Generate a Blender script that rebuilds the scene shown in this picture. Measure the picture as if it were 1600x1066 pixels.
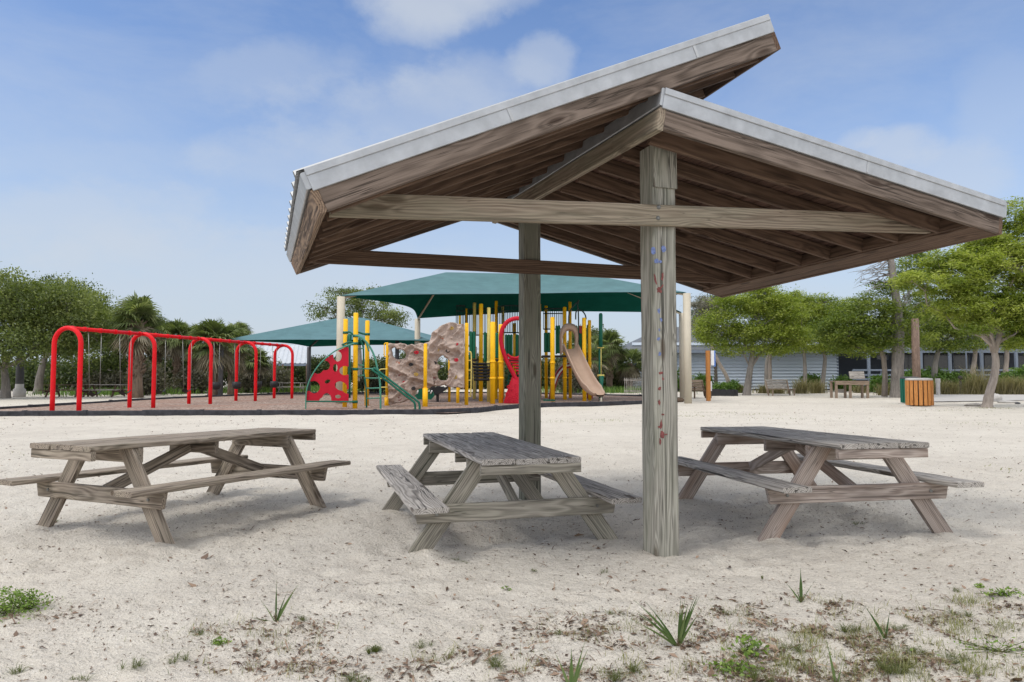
import bpy, math, random
import numpy as np
from mathutils import Vector, Matrix

S = bpy.context.scene
for o in list(bpy.data.objects):
    bpy.data.objects.remove(o)
COL = S.collection
PI = math.pi
R = math.radians

# ------------------------------------------------------------------ camera
F, PITCH, CH = 1079.1, 0.0491, 1.3486
cd = bpy.data.cameras.new('camera')
cam = bpy.data.objects.new('camera', cd)
COL.objects.link(cam)
cam.location = (0, 0, CH)
cam.rotation_euler = (PI/2 + PITCH, 0, 0)
cd.sensor_width = 36
cd.lens = F/1600*36
cd.clip_start = 0.05
cd.clip_end = 1200
S.camera = cam
S.render.resolution_x = 1024
S.render.resolution_y = 682

# ------------------------------------------------------------------ light
SUN_EL, SUN_AZ = R(56), R(-125)          # azimuth measured from +Y towards +X
sd = bpy.data.lights.new('sun', 'SUN')
sun = bpy.data.objects.new('sun', sd)
COL.objects.link(sun)
sd.energy = 0.78
sd.angle = R(20)
sd.color = (1.0, 0.955, 0.89)
to_sun = Vector((math.sin(SUN_AZ)*math.cos(SUN_EL), math.cos(SUN_AZ)*math.cos(SUN_EL), math.sin(SUN_EL)))
sun.rotation_euler = to_sun.to_track_quat('Z', 'Y').to_euler()
sun.location = to_sun*60
S.view_settings.view_transform = 'Standard'
S.view_settings.look = 'None'
S.view_settings.exposure = 0.95
S.view_settings.gamma = 1
S.view_settings.use_curve_mapping = False

# ------------------------------------------------------------------ pixel helpers (survey of the place)
def ray(px, py):
    x = (px-800)/F; yu = (533-py)/F
    c, s = math.cos(PITCH), math.sin(PITCH)
    return Vector((x, c - yu*s, s + yu*c))
def at(px, py, D):
    r = ray(px, py); return Vector((0, 0, CH)) + r*(D/r.y)
def gnd(px, py, z=0.0):
    r = ray(px, py); return Vector((0, 0, CH)) + r*((z-CH)/r.z)
def onplane(px, py, p, n):
    r = ray(px, py); o = Vector((0, 0, CH))
    return o + r*((Vector(p)-o).dot(n)/r.dot(n))
def depth(py): return gnd(800, py).y

# ------------------------------------------------------------------ node helpers
class NT:
    def __init__(s, tree): s.t = tree; s.n = tree.nodes; s.l = tree.links
    def new(s, ty, **kw):
        n = s.n.new(ty)
        for k, v in kw.items():
            if k.startswith('i_'):
                key = k[2:]
                key = int(key) if key.isdigit() else key.replace('_', ' ')
                s.set(n.inputs[key], v)
            else: setattr(n, k, v)
        return n
    def set(s, sock, v):
        if isinstance(v, bpy.types.NodeSocket): s.l.new(v, sock)
        else: sock.default_value = v
    def math(s, op, a, b=0.0, c=None, clamp=False):
        n = s.n.new('ShaderNodeMath'); n.operation = op; n.use_clamp = clamp
        s.set(n.inputs[0], a); s.set(n.inputs[1], b)
        if c is not None: s.set(n.inputs[2], c)
        return n.outputs[0]
    def vmul(s, a, b):
        n = s.n.new('ShaderNodeVectorMath'); n.operation = 'MULTIPLY'
        s.set(n.inputs[0], a); s.set(n.inputs[1], b); return n.outputs[0]
    def vadd(s, a, b):
        n = s.n.new('ShaderNodeVectorMath'); n.operation = 'ADD'
        s.set(n.inputs[0], a); s.set(n.inputs[1], b); return n.outputs[0]
    def noise(s, vec, scale=1.0, detail=3.0, rough=0.5, col=False, dist=0.0):
        n = s.n.new('ShaderNodeTexNoise'); s.set(n.inputs['Vector'], vec)
        n.inputs['Scale'].default_value = scale; n.inputs['Detail'].default_value = detail
        n.inputs['Roughness'].default_value = rough; n.inputs['Distortion'].default_value = dist
        return n.outputs['Color' if col else 'Fac']
    def ramp(s, fac, stops, interp='LINEAR'):
        n = s.n.new('ShaderNodeValToRGB'); s.set(n.inputs[0], fac)
        r = n.color_ramp; r.interpolation = interp
        while len(r.elements) > 1: r.elements.remove(r.elements[-1])
        for i, (p, c) in enumerate(stops):
            e = r.elements[0] if i == 0 else r.elements.new(p)
            e.position = p
            e.color = (c, c, c, 1) if isinstance(c, (int, float)) else (*c, 1)
        return n.outputs[0]
    def mix(s, fac, a, b, mode='MIX'):
        n = s.n.new('ShaderNodeMix'); n.data_type = 'RGBA'; n.blend_type = mode; n.clamp_factor = True
        s.set(n.inputs[0], fac)
        s.set(n.inputs[6], a if not isinstance(a, tuple) else (*a, 1)[:4])
        s.set(n.inputs[7], b if not isinstance(b, tuple) else (*b, 1)[:4])
        return n.outputs[2]
    def bump(s, h, strength=0.5, dist=0.01, normal=None):
        n = s.n.new('ShaderNodeBump'); s.set(n.inputs['Height'], h)
        n.inputs['Strength'].default_value = strength; n.inputs['Distance'].default_value = dist
        if normal: s.set(n.inputs['Normal'], normal)
        return n.outputs[0]
    def coords(s): return s.n.new('ShaderNodeTexCoord')
    def geo(s): return s.n.new('ShaderNodeNewGeometry')

def material(name):
    m = bpy.data.materials.new(name); m.use_nodes = True
    t = NT(m.node_tree)
    b = t.n['Principled BSDF']
    return m, t, b

# ------------------------------------------------------------------ world
w = bpy.data.worlds.new('World'); S.world = w; w.use_nodes = True
t = NT(w.node_tree)
bg = t.n['Background']
sky = t.new('ShaderNodeTexSky', sky_type='NISHITA')
sky.sun_disc = False
sky.sun_elevation = SUN_EL
sky.sun_rotation = SUN_AZ
sky.air_density = 1.0
sky.dust_density = 0.5
sky.ozone_density = 3.0
tc = t.coords()
dirv = tc.outputs['Generated']
sep = t.new('ShaderNodeSeparateXYZ', i_0=dirv)
dx, dy, dz = sep.outputs
# coordinates of the added fill cloud: the direction projected on a plane overhead
den = t.math('ADD', t.math('MAXIMUM', dz, 0.0), 0.22)
cmb = t.new('ShaderNodeCombineXYZ')
t.set(cmb.inputs[0], t.math('DIVIDE', dx, den)); t.set(cmb.inputs[1], t.math('DIVIDE', dy, den))
cp = cmb.outputs[0]
wn = t.noise(dirv, 4.2, 6, 0.6, col=True)
wd = t.new('ShaderNodeSeparateXYZ', i_0=t.vadd(wn, (-.5, -.5, -.5)))
sx = t.math('ADD', t.math('DIVIDE', dx, t.math('MAXIMUM', dy, 0.05)), t.math('MULTIPLY', wd.outputs[0], .16))
sz = t.math('ADD', t.math('DIVIDE', dz, t.math('MAXIMUM', dy, 0.05)), t.math('MULTIPLY', wd.outputs[1], .10))
fn = t.noise(t.vmul(dirv, (1, 1, 1.7)), 6.5, 9, 0.62)
def blob(px, py, rx, ry, soft, lo=.0, hi=.8, namp=1.5):
    c = ray(px, py)
    ax = t.math('DIVIDE', t.math('SUBTRACT', sx, c.x/c.y), rx)
    az = t.math('DIVIDE', t.math('SUBTRACT', sz, c.z/c.y), ry)
    d2 = t.math('ADD', t.math('MULTIPLY', ax, ax), t.math('MULTIPLY', az, az))
    v = t.math('ADD', t.math('SUBTRACT', 1.0, d2), t.math('MULTIPLY', t.math('SUBTRACT', fn, .5), namp))
    return t.math('MULTIPLY', t.ramp(v, [(lo, 0.0), (hi, 1.0)], 'EASE'), soft)
blobs = [blob(670, -10, .125, .07, .8, -.1, .9, 1.3), blob(640, 30, .08, .05, .55, -.1, .9, 1.3), blob(770, -20, .09, .045, .5, -.1, .9), blob(850, 90, .075, .05, .5, 0, .8, 1.8),
         blob(470, 120, .22, .07, .38, 0, 1.1, 2.2), blob(620, 175, .26, .08, .42, 0, 1.0, 2.2), blob(760, 130, .16, .06, .35, 0, 1.0, 2.2), blob(520, 245, .26, .07, .35, 0, 1.0, 2.2),
         blob(1400, 235, .075, .04, .62, -.1, 1.0, 2.0), blob(1345, 215, .05, .03, .5, -.1, 1.0, 2.0), blob(1500, 290, .12, .06, .5, 0, 1.0, 2), blob(1570, 150, .1, .12, .25, 0, 1., 2),
         blob(80, 350, .36, .09, .5, 0, 1.1, 2.4), blob(330, 420, .5, .09, .5, 0, 1.1, 2.2), blob(100, 240, .3, .05, .25, 0, 1.2, 2.6)]
acc = blobs[0]
for b_ in blobs[1:]: acc = t.math('SUBTRACT', 1.0, t.math('MULTIPLY', t.math('SUBTRACT', 1.0, acc), t.math('SUBTRACT', 1.0, b_)))
dn2 = t.noise(t.vmul(dirv, (1, 1, 2.6)), 2.6, 7, 0.62, dist=0.25)
wisp = t.math('MULTIPLY', t.ramp(dn2, [(.44, 0.0), (.74, 1.0)]), 0.33)
behind = t.ramp(dy, [(0.0, 1.0), (0.25, 0.0)])
over = t.math('MULTIPLY', t.ramp(t.noise(cp, 1.6, 6, .58), [(.38, 0.0), (.56, 1.0)]), behind)
high = t.ramp(dz, [(0.52, 0.0), (0.72, 0.9)])
hz = t.ramp(dz, [(0.0, 0.95), (0.10, 0.80), (0.22, 0.46), (0.36, 0.10), (0.5, 0.0)])
skyc = t.vmul(sky.outputs[0], (.76, .80, .885))
c1 = t.mix(hz, skyc, (2.78, 3.12, 3.55))
c2 = t.mix(t.math('MAXIMUM', t.math('MULTIPLY', acc, .82), wisp), c1, (3.1, 3.35, 3.7))
c3 = t.mix(high, c2, (6.2, 6.3, 6.4))  # added overhead brightness, out of view, to light the scene
c3 = t.mix(t.math('MULTIPLY', over, .9), c3, (8.2, 8.1, 7.9))  # added bright cloud behind the camera, unseen, as front fill
t.set(bg.inputs[0], c3)
bg.inputs[1].default_value = 0.105

# ------------------------------------------------------------------ mesh helpers
ORG = {}
def tag(o, label=None, cat=None, group=None, kind=None):
    if label: o['label'] = label
    if cat: o['category'] = cat
    if group: o['group'] = group
    if kind: o['kind'] = kind
    return o
def empty(name, loc, label, cat, group=None):
    o = bpy.data.objects.new(name, None); COL.objects.link(o)
    o.location = loc; o.empty_display_size = .1
    ORG[o.name] = Vector(loc)
    return tag(o, label, cat, group)
def link_mesh(name, me, mat, parent, org):
    o = bpy.data.objects.new(name, me)
    if mat: me.materials.append(mat)
    COL.objects.link(o)
    if parent: o.parent = parent
    else: o.location = org
    ORG[o.name] = org
    return o

class MB:
    def __init__(s): s.v = []; s.f = []; s.g = []; s.sm = []
    def add(s, vs, fs, gc=None, smooth=False):
        b = len(s.v); s.v += [tuple(q) for q in vs]
        s.f += [tuple(i+b for i in f) for f in fs]
        s.sm += [smooth]*len(fs)
        s.g += [tuple(q) for q in (gc if gc is not None else vs)]
    def build(s, name, mat, parent=None, origin=None):
        org = ORG[parent.name] if parent else Vector(origin if origin is not None else (0, 0, 0))
        me = bpy.data.meshes.new(name)
        o3 = (org.x, org.y, org.z)
        me.from_pydata([(a-o3[0], b-o3[1], c-o3[2]) for a, b, c in s.v], [], s.f)
        at_ = me.attributes.new('gc', 'FLOAT_VECTOR', 'POINT')
        at_.data.foreach_set('vector', np.array(s.g, dtype=np.float32).ravel())
        me.polygons.foreach_set('use_smooth', s.sm)
        me.update()
        return link_mesh(name, me, mat, parent, org)
    def board(s, p0, p1, w, h, up=(0, 0, 1), rnd=None, seg=None, ch=.005, jit=.0012, cut0=0.0, cut1=0.0):
        """timber from p0 to p1 (centre line), width w sideways, height h along up; chamfered, a little uneven.
        cut0/cut1: shift of the top edge along the length at each end (sloped end cuts)"""
        rnd = rnd or random
        p0 = Vector(p0); p1 = Vector(p1); a = (p1-p0); L = a.length; a.normalize()
        up = Vector(up); up = (up - a*up.dot(a)).normalized(); sd_ = a.cross(up)
        n = seg or max(1, int(L/.35)); 
        W, H = w/2, h/2; c = min(ch, W*.5, H*.5)
        prof = [(-W+c, -H), (W-c, -H), (W, -H+c), (W, H-c), (W-c, H), (-W+c, H), (-W, H-c), (-W, -H+c)]
        ox, oy, oz = rnd.uniform(0, 90), rnd.uniform(-.03, .03), rnd.uniform(.05, .13)
        vs = []; gc = []
        for i in range(n+1):
            tt = i/n
            jx, jy = (rnd.uniform(-jit, jit), rnd.uniform(-jit, jit))
            for (x, y) in prof:
                sh = cut0*(y/H*.5+.5)*(1-tt) + cut1*(y/H*.5+.5)*tt
                q = p0 + a*(L*tt+sh) + sd_*(x+jx) + up*(y+jy)
                vs.append(q); gc.append((L*tt+sh+ox, (x if w > h else y)+oy, (y if w > h else x)+oz))
        fs = []
        for i in range(n):
            for k in range(8):
                fs.append((i*8+k, i*8+(k+1) % 8, (i+1)*8+(k+1) % 8, (i+1)*8+k))
        fs.append(tuple(range(7, -1, -1))); fs.append(tuple(n*8+k for k in range(8)))
        s.add(vs, fs, gc)
    def box(s, c, sx, sy, sz, rz=0.0, taper=1.0):
        cx, cy, cz = c; vs = []
        for z, k in ((-.5, 1.0), (.5, taper)):
            for x, y in ((-.5, -.5), (.5, -.5), (.5, .5), (-.5, .5)):
                X, Y = x*sx*k, y*sy*k
                vs.append((cx+X*math.cos(rz)-Y*math.sin(rz), cy+X*math.sin(rz)+Y*math.cos(rz), cz+z*sz))
        s.add(vs, [(3, 2, 1, 0), (4, 5, 6, 7), (0, 1, 5, 4), (1, 2, 6, 5), (2, 3, 7, 6), (3, 0, 4, 7)])
    def tube(s, pts, r, seg=10, radii=None, closed=False, cap=True, squash=1.0):
        pts = [Vector(p) for p in pts]; n = len(pts)
        if n < 2: return
        rad = radii or [r]*n
        tans = []
        for i in range(n):
            if closed: d = pts[(i+1) % n]-pts[i-1]
            else: d = pts[min(i+1, n-1)]-pts[max(i-1, 0)]
            tans.append(d.normalized() if d.length > 1e-9 else Vector((0, 0, 1)))
        t0 = tans[0]; ref = Vector((0, 0, 1)) if abs(t0.z) < .9 else Vector((1, 0, 0))
        nrm = (ref - t0*ref.dot(t0)).normalized()
        vs = []; gc = []; L = 0
        for i in range(n):
            if i:
                L += (pts[i]-pts[i-1]).length
                nrm = (nrm - tans[i]*nrm.dot(tans[i]))
                nrm = nrm.normalized() if nrm.length > 1e-6 else Vector((1, 0, 0))
            bn = tans[i].cross(nrm)
            for k in range(seg):
                a = 2*PI*k/seg
                o = nrm*math.cos(a)*rad[i] + bn*math.sin(a)*rad[i]*squash
                vs.append(pts[i]+o); gc.append((L, math.cos(a)*rad[i], math.sin(a)*rad[i]))
        fs = []
        for i in range(n if closed else n-1):
            j = (i+1) % n
            for k in range(seg):
                fs.append((i*seg+k, i*seg+(k+1) % seg, j*seg+(k+1) % seg, j*seg+k))
        s.add(vs, fs, gc, smooth=True)
        if cap and not closed:
            b = len(s.v)-len(vs)
            s.f.append(tuple(b+k for k in range(seg-1, -1, -1))); s.sm.append(False)
            s.f.append(tuple(b+(n-1)*seg+k for k in range(seg))); s.sm.append(False)
    def lathe(s, c, prof, seg=16, smooth=True):
        vs = []; cx, cy, cz = c
        for r_, z in prof:
            for k in range(seg):
                a = 2*PI*k/seg; vs.append((cx+r_*math.cos(a), cy+r_*math.sin(a), cz+z))
        fs = []
        for i in range(len(prof)-1):
            for k in range(seg):
                fs.append((i*seg+k, i*seg+(k+1) % seg, (i+1)*seg+(k+1) % seg, (i+1)*seg+k))
        fs.append(tuple(range(seg-1, -1, -1))); fs.append(tuple((len(prof)-1)*seg+k for k in range(seg)))
        s.add(vs, fs, smooth=False)
        for i in range(len(s.sm)-len(fs), len(s.sm)-2): s.sm[i] = smooth
    def prism(s, poly, depthv):
        """poly: list of 3D points (planar), extruded by vector depthv"""
        n = len(poly); d = Vector(depthv)
        vs = [Vector(p) for p in poly]+[Vector(p)+d for p in poly]
        fs = [tuple(range(n-1, -1, -1)), tuple(range(n, 2*n))]
        for i in range(n): fs.append((i, (i+1) % n, n+(i+1) % n, n+i))
        s.add(vs, fs)
    def grid(s, P, smooth=True, gc=None):
        nr, nc = len(P), len(P[0]); vs = [q for row in P for q in row]
        fs = [(i*nc+j, i*nc+j+1, (i+1)*nc+j+1, (i+1)*nc+j) for i in range(nr-1) for j in range(nc-1)]
        s.add(vs, fs, gc, smooth=smooth)

def np_mesh(name, V, Fq, mat, parent=None, origin=(0, 0, 0), smooth=False, attrs=None):
    """fast mesh from arrays; Fq (n,4) or (n,3)"""
    org = ORG[parent.name] if parent else Vector(origin)
    V = np.asarray(V, dtype=np.float32) - np.array(org, dtype=np.float32)
    me = bpy.data.meshes.new(name)
    k = Fq.shape[1]
    me.vertices.add(len(V)); me.vertices.foreach_set('co', V.ravel())
    me.loops.add(Fq.size); me.loops.foreach_set('vertex_index', Fq.astype(np.int32).ravel())
    me.polygons.add(len(Fq)); me.polygons.foreach_set('loop_start', np.arange(0, Fq.size, k, dtype=np.int32))
    me.polygons.foreach_set('loop_total', np.full(len(Fq), k, dtype=np.int32))
    if smooth: me.polygons.foreach_set('use_smooth', np.ones(len(Fq), dtype=bool))
    if attrs:
        for an, arr in attrs.items():
            a = me.attributes.new(an, 'FLOAT', 'POINT'); a.data.foreach_set('value', np.asarray(arr, dtype=np.float32))
    me.update(calc_edges=True)
    return link_mesh(name, me, mat, parent, org)

def vnoise(x, y, seed=0):
    """smooth value noise, numpy"""
    xi = np.floor(x).astype(np.int64); yi = np.floor(y).astype(np.int64)
    fx = x-xi; fy = y-yi; fx = fx*fx*(3-2*fx); fy = fy*fy*(3-2*fy)
    def h(a, b):
        n = (a*374761393 + b*668265263 + seed*974711) & 0x7fffffff
        n = ((n ^ (n >> 13))*1274126177) & 0x7fffffff
        n = n ^ (n >> 16)
        return (n & 0xffff)/65535.0
    a = h(xi, yi); b = h(xi+1, yi); c = h(xi, yi+1); d = h(xi+1, yi+1)
    return (a*(1-fx)+b*fx)*(1-fy)+(c*(1-fx)+d*fx)*fy
def vnoise1(x, y, seed=0): return float(vnoise(np.array([x]), np.array([y]), seed)[0])

# ------------------------------------------------------------------ materials
def wood(name, light, dark, green=0.0, crack=1.0, ring=.0135, rough=.85, brown=0.0, tint=(.23, .27, .17), contrast=1.0):
    m, t, b = material(name)
    g = t.new('ShaderNodeAttribute', attribute_name='gc').outputs['Vector']
    n1 = t.noise(t.vmul(g, (.75, 3, 3)), 1.0, 3, .5, col=True)
    off = t.vmul(t.vadd(n1, (-.5, -.5, -.5)), (0, .13, .12))
    gd = t.vadd(g, off)
    sp = t.new('ShaderNodeSeparateXYZ', i_0=gd)
    y2 = t.math('MULTIPLY', sp.outputs[1], sp.outputs[1]); z2 = t.math('MULTIPLY', sp.outputs[2], sp.outputs[2])
    dist = t.math('SQRT', t.math('ADD', y2, z2))
    vo = t.new('ShaderNodeTexVoronoi', i_Vector=t.vmul(g, (1.5, 6, 6)), i_Scale=1.0)
    kw = t.ramp(vo.outputs['Distance'], [(.05, 1.0), (.34, 0.0)], 'EASE')
    ph = t.math('ADD', dist, t.math('MULTIPLY', kw, .028))
    rings = t.math('MULTIPLY_ADD', t.math('SINE', t.math('MULTIPLY', ph, 2*PI/ring)), .5, .5)
    streak = t.noise(t.vadd(t.vmul(g, (1.4, 58, 58)), t.vmul(n1, (0, 3, 3))), 1.0, 4, .62)
    fib = t.noise(t.vmul(g, (5, 150, 150)), 1.0, 4, .65)
    blot = t.noise(t.vmul(g, (.8, 5, 5)), 1.0, 4, .6)
    gv = t.math('ADD', t.math('ADD', t.math('MULTIPLY', rings, .27), t.math('MULTIPLY', streak, .58)), t.math('ADD', t.math('MULTIPLY', fib, .35), t.math('MULTIPLY', blot, .36)))
    lo, hi = .47, .97
    col = t.ramp(gv, [(lo, dark), ((lo+hi)/2+.02, tuple((a*(.5)+c*.5) for a, c in zip(dark, light))), (hi, light)])
    crk = t.noise(t.vmul(g, (1.1, 42, 42)), 1.0, 3, .5)
    ln = t.noise(t.vadd(t.vmul(g, (.8, 26, 26)), (7.3, 1.1, 4.2)), 1.0, 3, .5)
    lnm = t.ramp(t.math('ABSOLUTE', t.math('SUBTRACT', ln, .52)), [(.004, 1.0), (.013, 0.0)])
    lnk = t.ramp(t.noise(t.vmul(g, (1.0, 7, 7)), 1.0, 2, .5), [(.46, 0.0), (.54, 1.0)])
    cm = t.math('MAXIMUM', t.ramp(crk, [(.60, 0.0), (.645, crack)]), t.math('MULTIPLY', t.math('MULTIPLY', lnm, lnk), min(1.0, crack)))
    col = t.mix(t.math('MULTIPLY', cm, .85), col, tuple(c*.28 for c in dark))
    # knots
    kn = t.ramp(vo.outputs['Distance'], [(.10, 1.0), (.17, 0.0)])
    col = t.mix(t.math('MULTIPLY', kn, .75), col, (dark[0]*.55, dark[1]*.42, dark[2]*.35))
    if brown:
        bm = t.ramp(t.noise(t.vmul(g, (.6, 3, 3)), 1.3, 3, .5), [(.5, 0.0), (.68, brown)])
        col = t.mix(bm, col, (.25, .15, .10))
    if green:
        gm = t.ramp(t.noise(t.vmul(g, (1.5, 9, 9)), 1.0, 3, .55), [(.4, 0.0), (.65, green)])
        col = t.mix(gm, col, tint)
    oi = t.n.new('ShaderNodeNewGeometry').outputs['Random Per Island']
    col = t.mix(1.0, col, t.ramp(oi, [(0, (.74, .73, .72)), (.5, (.98, .96, .93)), (1, (1.16, 1.13, 1.10))]), 'MULTIPLY')
    t.set(b.inputs['Base Color'], col)
    b.inputs['Roughness'].default_value = rough
    b.inputs['Specular IOR Level'].default_value = .25
    hgt = t.math('SUBTRACT', t.math('ADD', t.math('ADD', t.math('MULTIPLY', fib, .4), t.math('MULTIPLY', streak, .6)), t.math('MULTIPLY', rings, .25)), t.math('MULTIPLY', cm, .9))
    t.set(b.inputs['Normal'], t.bump(hgt, .55*contrast, .004))
    return m
M = {}
M['top'] = wood('weathered_grey_wood', (.50, .475, .45), (.13, .12, .11), 0, 1.0, contrast=1.3)
M['tab'] = wood('weathered_brown_grey_wood', (.39, .335, .28), (.12, .095, .075), .08, .9)
M['tabM'] = wood('weathered_green_grey_wood', (.385, .36, .315), (.125, .115, .098), .12, .9)
M['tabR'] = wood('weathered_pinkish_wood', (.46, .40, .365), (.19, .15, .13), .0, .7, brown=.6)
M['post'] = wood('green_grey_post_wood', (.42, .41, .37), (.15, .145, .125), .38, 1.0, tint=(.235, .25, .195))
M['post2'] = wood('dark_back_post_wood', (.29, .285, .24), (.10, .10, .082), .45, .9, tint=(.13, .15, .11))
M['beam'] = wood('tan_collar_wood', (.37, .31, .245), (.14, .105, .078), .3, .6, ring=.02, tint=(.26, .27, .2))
M['barge'] = wood('grey_barge_wood', (.22, .175, .148), (.065, .048, .038), 0, .8, ring=.02, contrast=1.2)
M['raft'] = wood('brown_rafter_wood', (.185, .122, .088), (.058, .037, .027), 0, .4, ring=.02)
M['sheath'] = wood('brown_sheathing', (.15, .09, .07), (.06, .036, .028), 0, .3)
M['fasc'] = wood('orange_brown_fascia', (.33, .24, .17), (.08, .055, .045), 0, .8, brown=.4)
M['bench'] = wood('bench_tan_wood', (.33, .26, .20), (.14, .10, .075), 0, .6)
M['darkwood'] = wood('dark_stained_wood', (.17, .12, .085), (.06, .04, .03), 0, .5)
M['orangewood'] = wood('orange_cedar', (.56, .26, .085), (.36, .14, .04), 0, .3)
M['polewood'] = wood('brown_pole', (.30, .22, .18), (.15, .105, .085), 0, .5)

def plain(name, col, rough=.45, spec=.5, metal=0.0, var=.12, vs=6.0, bump=0.0, bs=60, coat=0.0):
    m, t, b = material(name)
    o = t.coords().outputs['Object']
    n = t.noise(o, vs, 5, .6)
    c = t.mix(1.0, col, t.ramp(n, [(.3, 1-var), (.7, 1+var)]), 'MULTIPLY')
    t.set(b.inputs['Base Color'], c)
    t.set(b.inputs['Roughness'], t.ramp(t.noise(o, vs*2.3, 4, .6), [(.3, max(0, rough-.08)), (.7, min(1, rough+.1))]))
    b.inputs['Specular IOR Level'].default_value = spec
    b.inputs['Metallic'].default_value = metal
    b.inputs['Coat Weight'].default_value = coat
    if bump: t.set(b.inputs['Normal'], t.bump(t.noise(o, bs, 4, .6), bump, .01))
    return m
M['galv'] = plain('galvanised_metal', (.40, .415, .435), .45, .5, .5, .16, 7, .05, 30)
M['galvdark'] = plain('roof_metal_sheet', (.42, .43, .44), .45, .5, .5, .12, 5)
M['red'] = plain('red_paint', (.68, .006, .012), .42, .22, 0, .07)
M['redp'] = plain('red_plastic', (.46, .008, .026), .5, .2, 0, .08)
M['yellow'] = plain('yellow_paint', (.90, .50, .008), .4, .3, 0, .07, 4)
M['yellowp'] = plain('pale_yellow_paint', (.74, .60, .16), .4, .5, 0, .08)
M['green'] = plain('dark_green_paint', (.010, .115, .075), .45, .25, 0, .12)
M['greenp'] = plain('green_plastic', (.008, .13, .065), .5, .25, 0, .12)
M['greenlight'] = plain('aqua_green_paint', (.06, .24, .17), .4, .4, 0, .1)
M['black'] = plain('black_rubber', (.02, .02, .022), .6, .4, 0, .2)
M['darkmetal'] = plain('dark_vinyl_rail', (.012, .035, .033), .45)
M['tanpole'] = plain('cream_pole_paint', (.52, .47, .375), .5, .3, 0, .06, 2)
M['greypole'] = plain('dark_grey_pole', (.075, .075, .08), .6, .3, 0, .15)
M['slide'] = plain('tan_slide_plastic', (.40, .285, .215), .5, .3, 0, .07, 3)
M['edging'] = plain('black_edging_plastic', (.045, .045, .052), .75, .2, 0, .4, 5, .2, 40)
M['chain'] = plain('chain_steel', (.25, .25, .24), .4, .5, .6, .2)
M['hoodred'] = plain('dull_red_plastic', (.36, .02, .02), .45)
M['white'] = plain('white_panel', (.74, .75, .76), .5, .4, 0, .06)
M['bluepanel'] = plain('blue_panel', (.10, .22, .60), .5, .4, 0, .08)
M['concrete'] = plain('pale_concrete', (.46, .44, .42), .85, .3, 0, .15, 3, .2, 50)
M['bluepaint'] = plain('blue_spray_paint', (.17, .22, .42), .8, .2, 0, .3, 60)
M['redpaint'] = plain('dark_red_spray_paint', (.22, .075, .07), .8, .2, 0, .4, 60)
M['bolt'] = plain('bolt_steel', (.20, .20, .19), .5, .5, .6, .3, 30)
M['glass'] = plain('dark_window_glass', (.012, .014, .016), .12, .6, 0, .2)
M['trim'] = plain('pale_blue_grey_trim', (.21, .25, .32), .6, .3, 0, .06)
M['wallgrey'] = plain('slate_grey_wall', (.085, .098, .125), .7, .3, 0, .08, 1)
M['bolt2'] = M['bolt']

def siding():
    m, t, b = material('blue_grey_lap_siding')
    o = t.coords().outputs['Object']
    n = t.noise(t.vmul(o, (.3, .3, 3)), 1.5, 4, .6)
    t.set(b.inputs['Base Color'], t.mix(n, (.43, .49, .57), (.52, .585, .67)))
    b.inputs['Roughness'].default_value = .7
    return m
M['siding'] = siding()

def shade_cloth(name, c_top, gloss=.16):
    m, t, b = material(name)
    t.n.remove(b)
    out = t.n['Material Output']
    o = t.coords().outputs['Object']
    n = t.noise(t.vmul(o, (1, 1, 1)), 1.2, 5, .6)
    # seams: woven strips about 3 m wide
    sp = t.new('ShaderNodeSeparateXYZ', i_0=o)
    sm = t.math('FRACT', t.math('DIVIDE', sp.outputs[1], 1.6))
    seam = t.ramp(sm, [(0, 1.0), (.02, 0.0), (.98, 0.0), (1.0, 1.0)])
    col = t.mix(1.0, c_top, t.ramp(n, [(.3, .86), (.7, 1.12)]), 'MULTIPLY')
    col = t.mix(t.math('MULTIPLY', seam, .35), col, tuple(c*.45 for c in c_top))
    d = t.new('ShaderNodeBsdfDiffuse'); t.set(d.inputs[0], col)
    tr = t.new('ShaderNodeBsdfTranslucent'); t.set(tr.inputs[0], t.mix(1.0, col, (.75, 1.2, 1.05), 'MULTIPLY'))
    mx = t.new('ShaderNodeMixShader'); mx.inputs[0].default_value = .12
    t.l.new(d.outputs[0], mx.inputs[1]); t.l.new(tr.outputs[0], mx.inputs[2])
    gl = t.new('ShaderNodeBsdfGlossy'); gl.inputs['Roughness'].default_value = .5; gl.inputs[0].default_value = (.75, .85, .95, 1)
    fr = t.new('ShaderNodeLayerWeight'); fr.inputs[0].default_value = .35
    m2 = t.new('ShaderNodeMixShader'); t.set(m2.inputs[0], t.math('MULTIPLY', fr.outputs['Fresnel'], gloss))
    t.l.new(mx.outputs[0], m2.inputs[1]); t.l.new(gl.outputs[0], m2.inputs[2])
    t.l.new(m2.outputs[0], out.inputs[0])
    return m
M['cloth'] = shade_cloth('teal_shade_cloth', (.10, .195, .205))
M['clothshaded'] = shade_cloth('cloth_darkened_as_shaded', (.012, .115, .09), 0.0)  # darker copy of the cloth: shade of the underside put into its colour
M['cloth2'] = shade_cloth('blue_green_shade_cloth', (.11, .21, .23))

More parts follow.
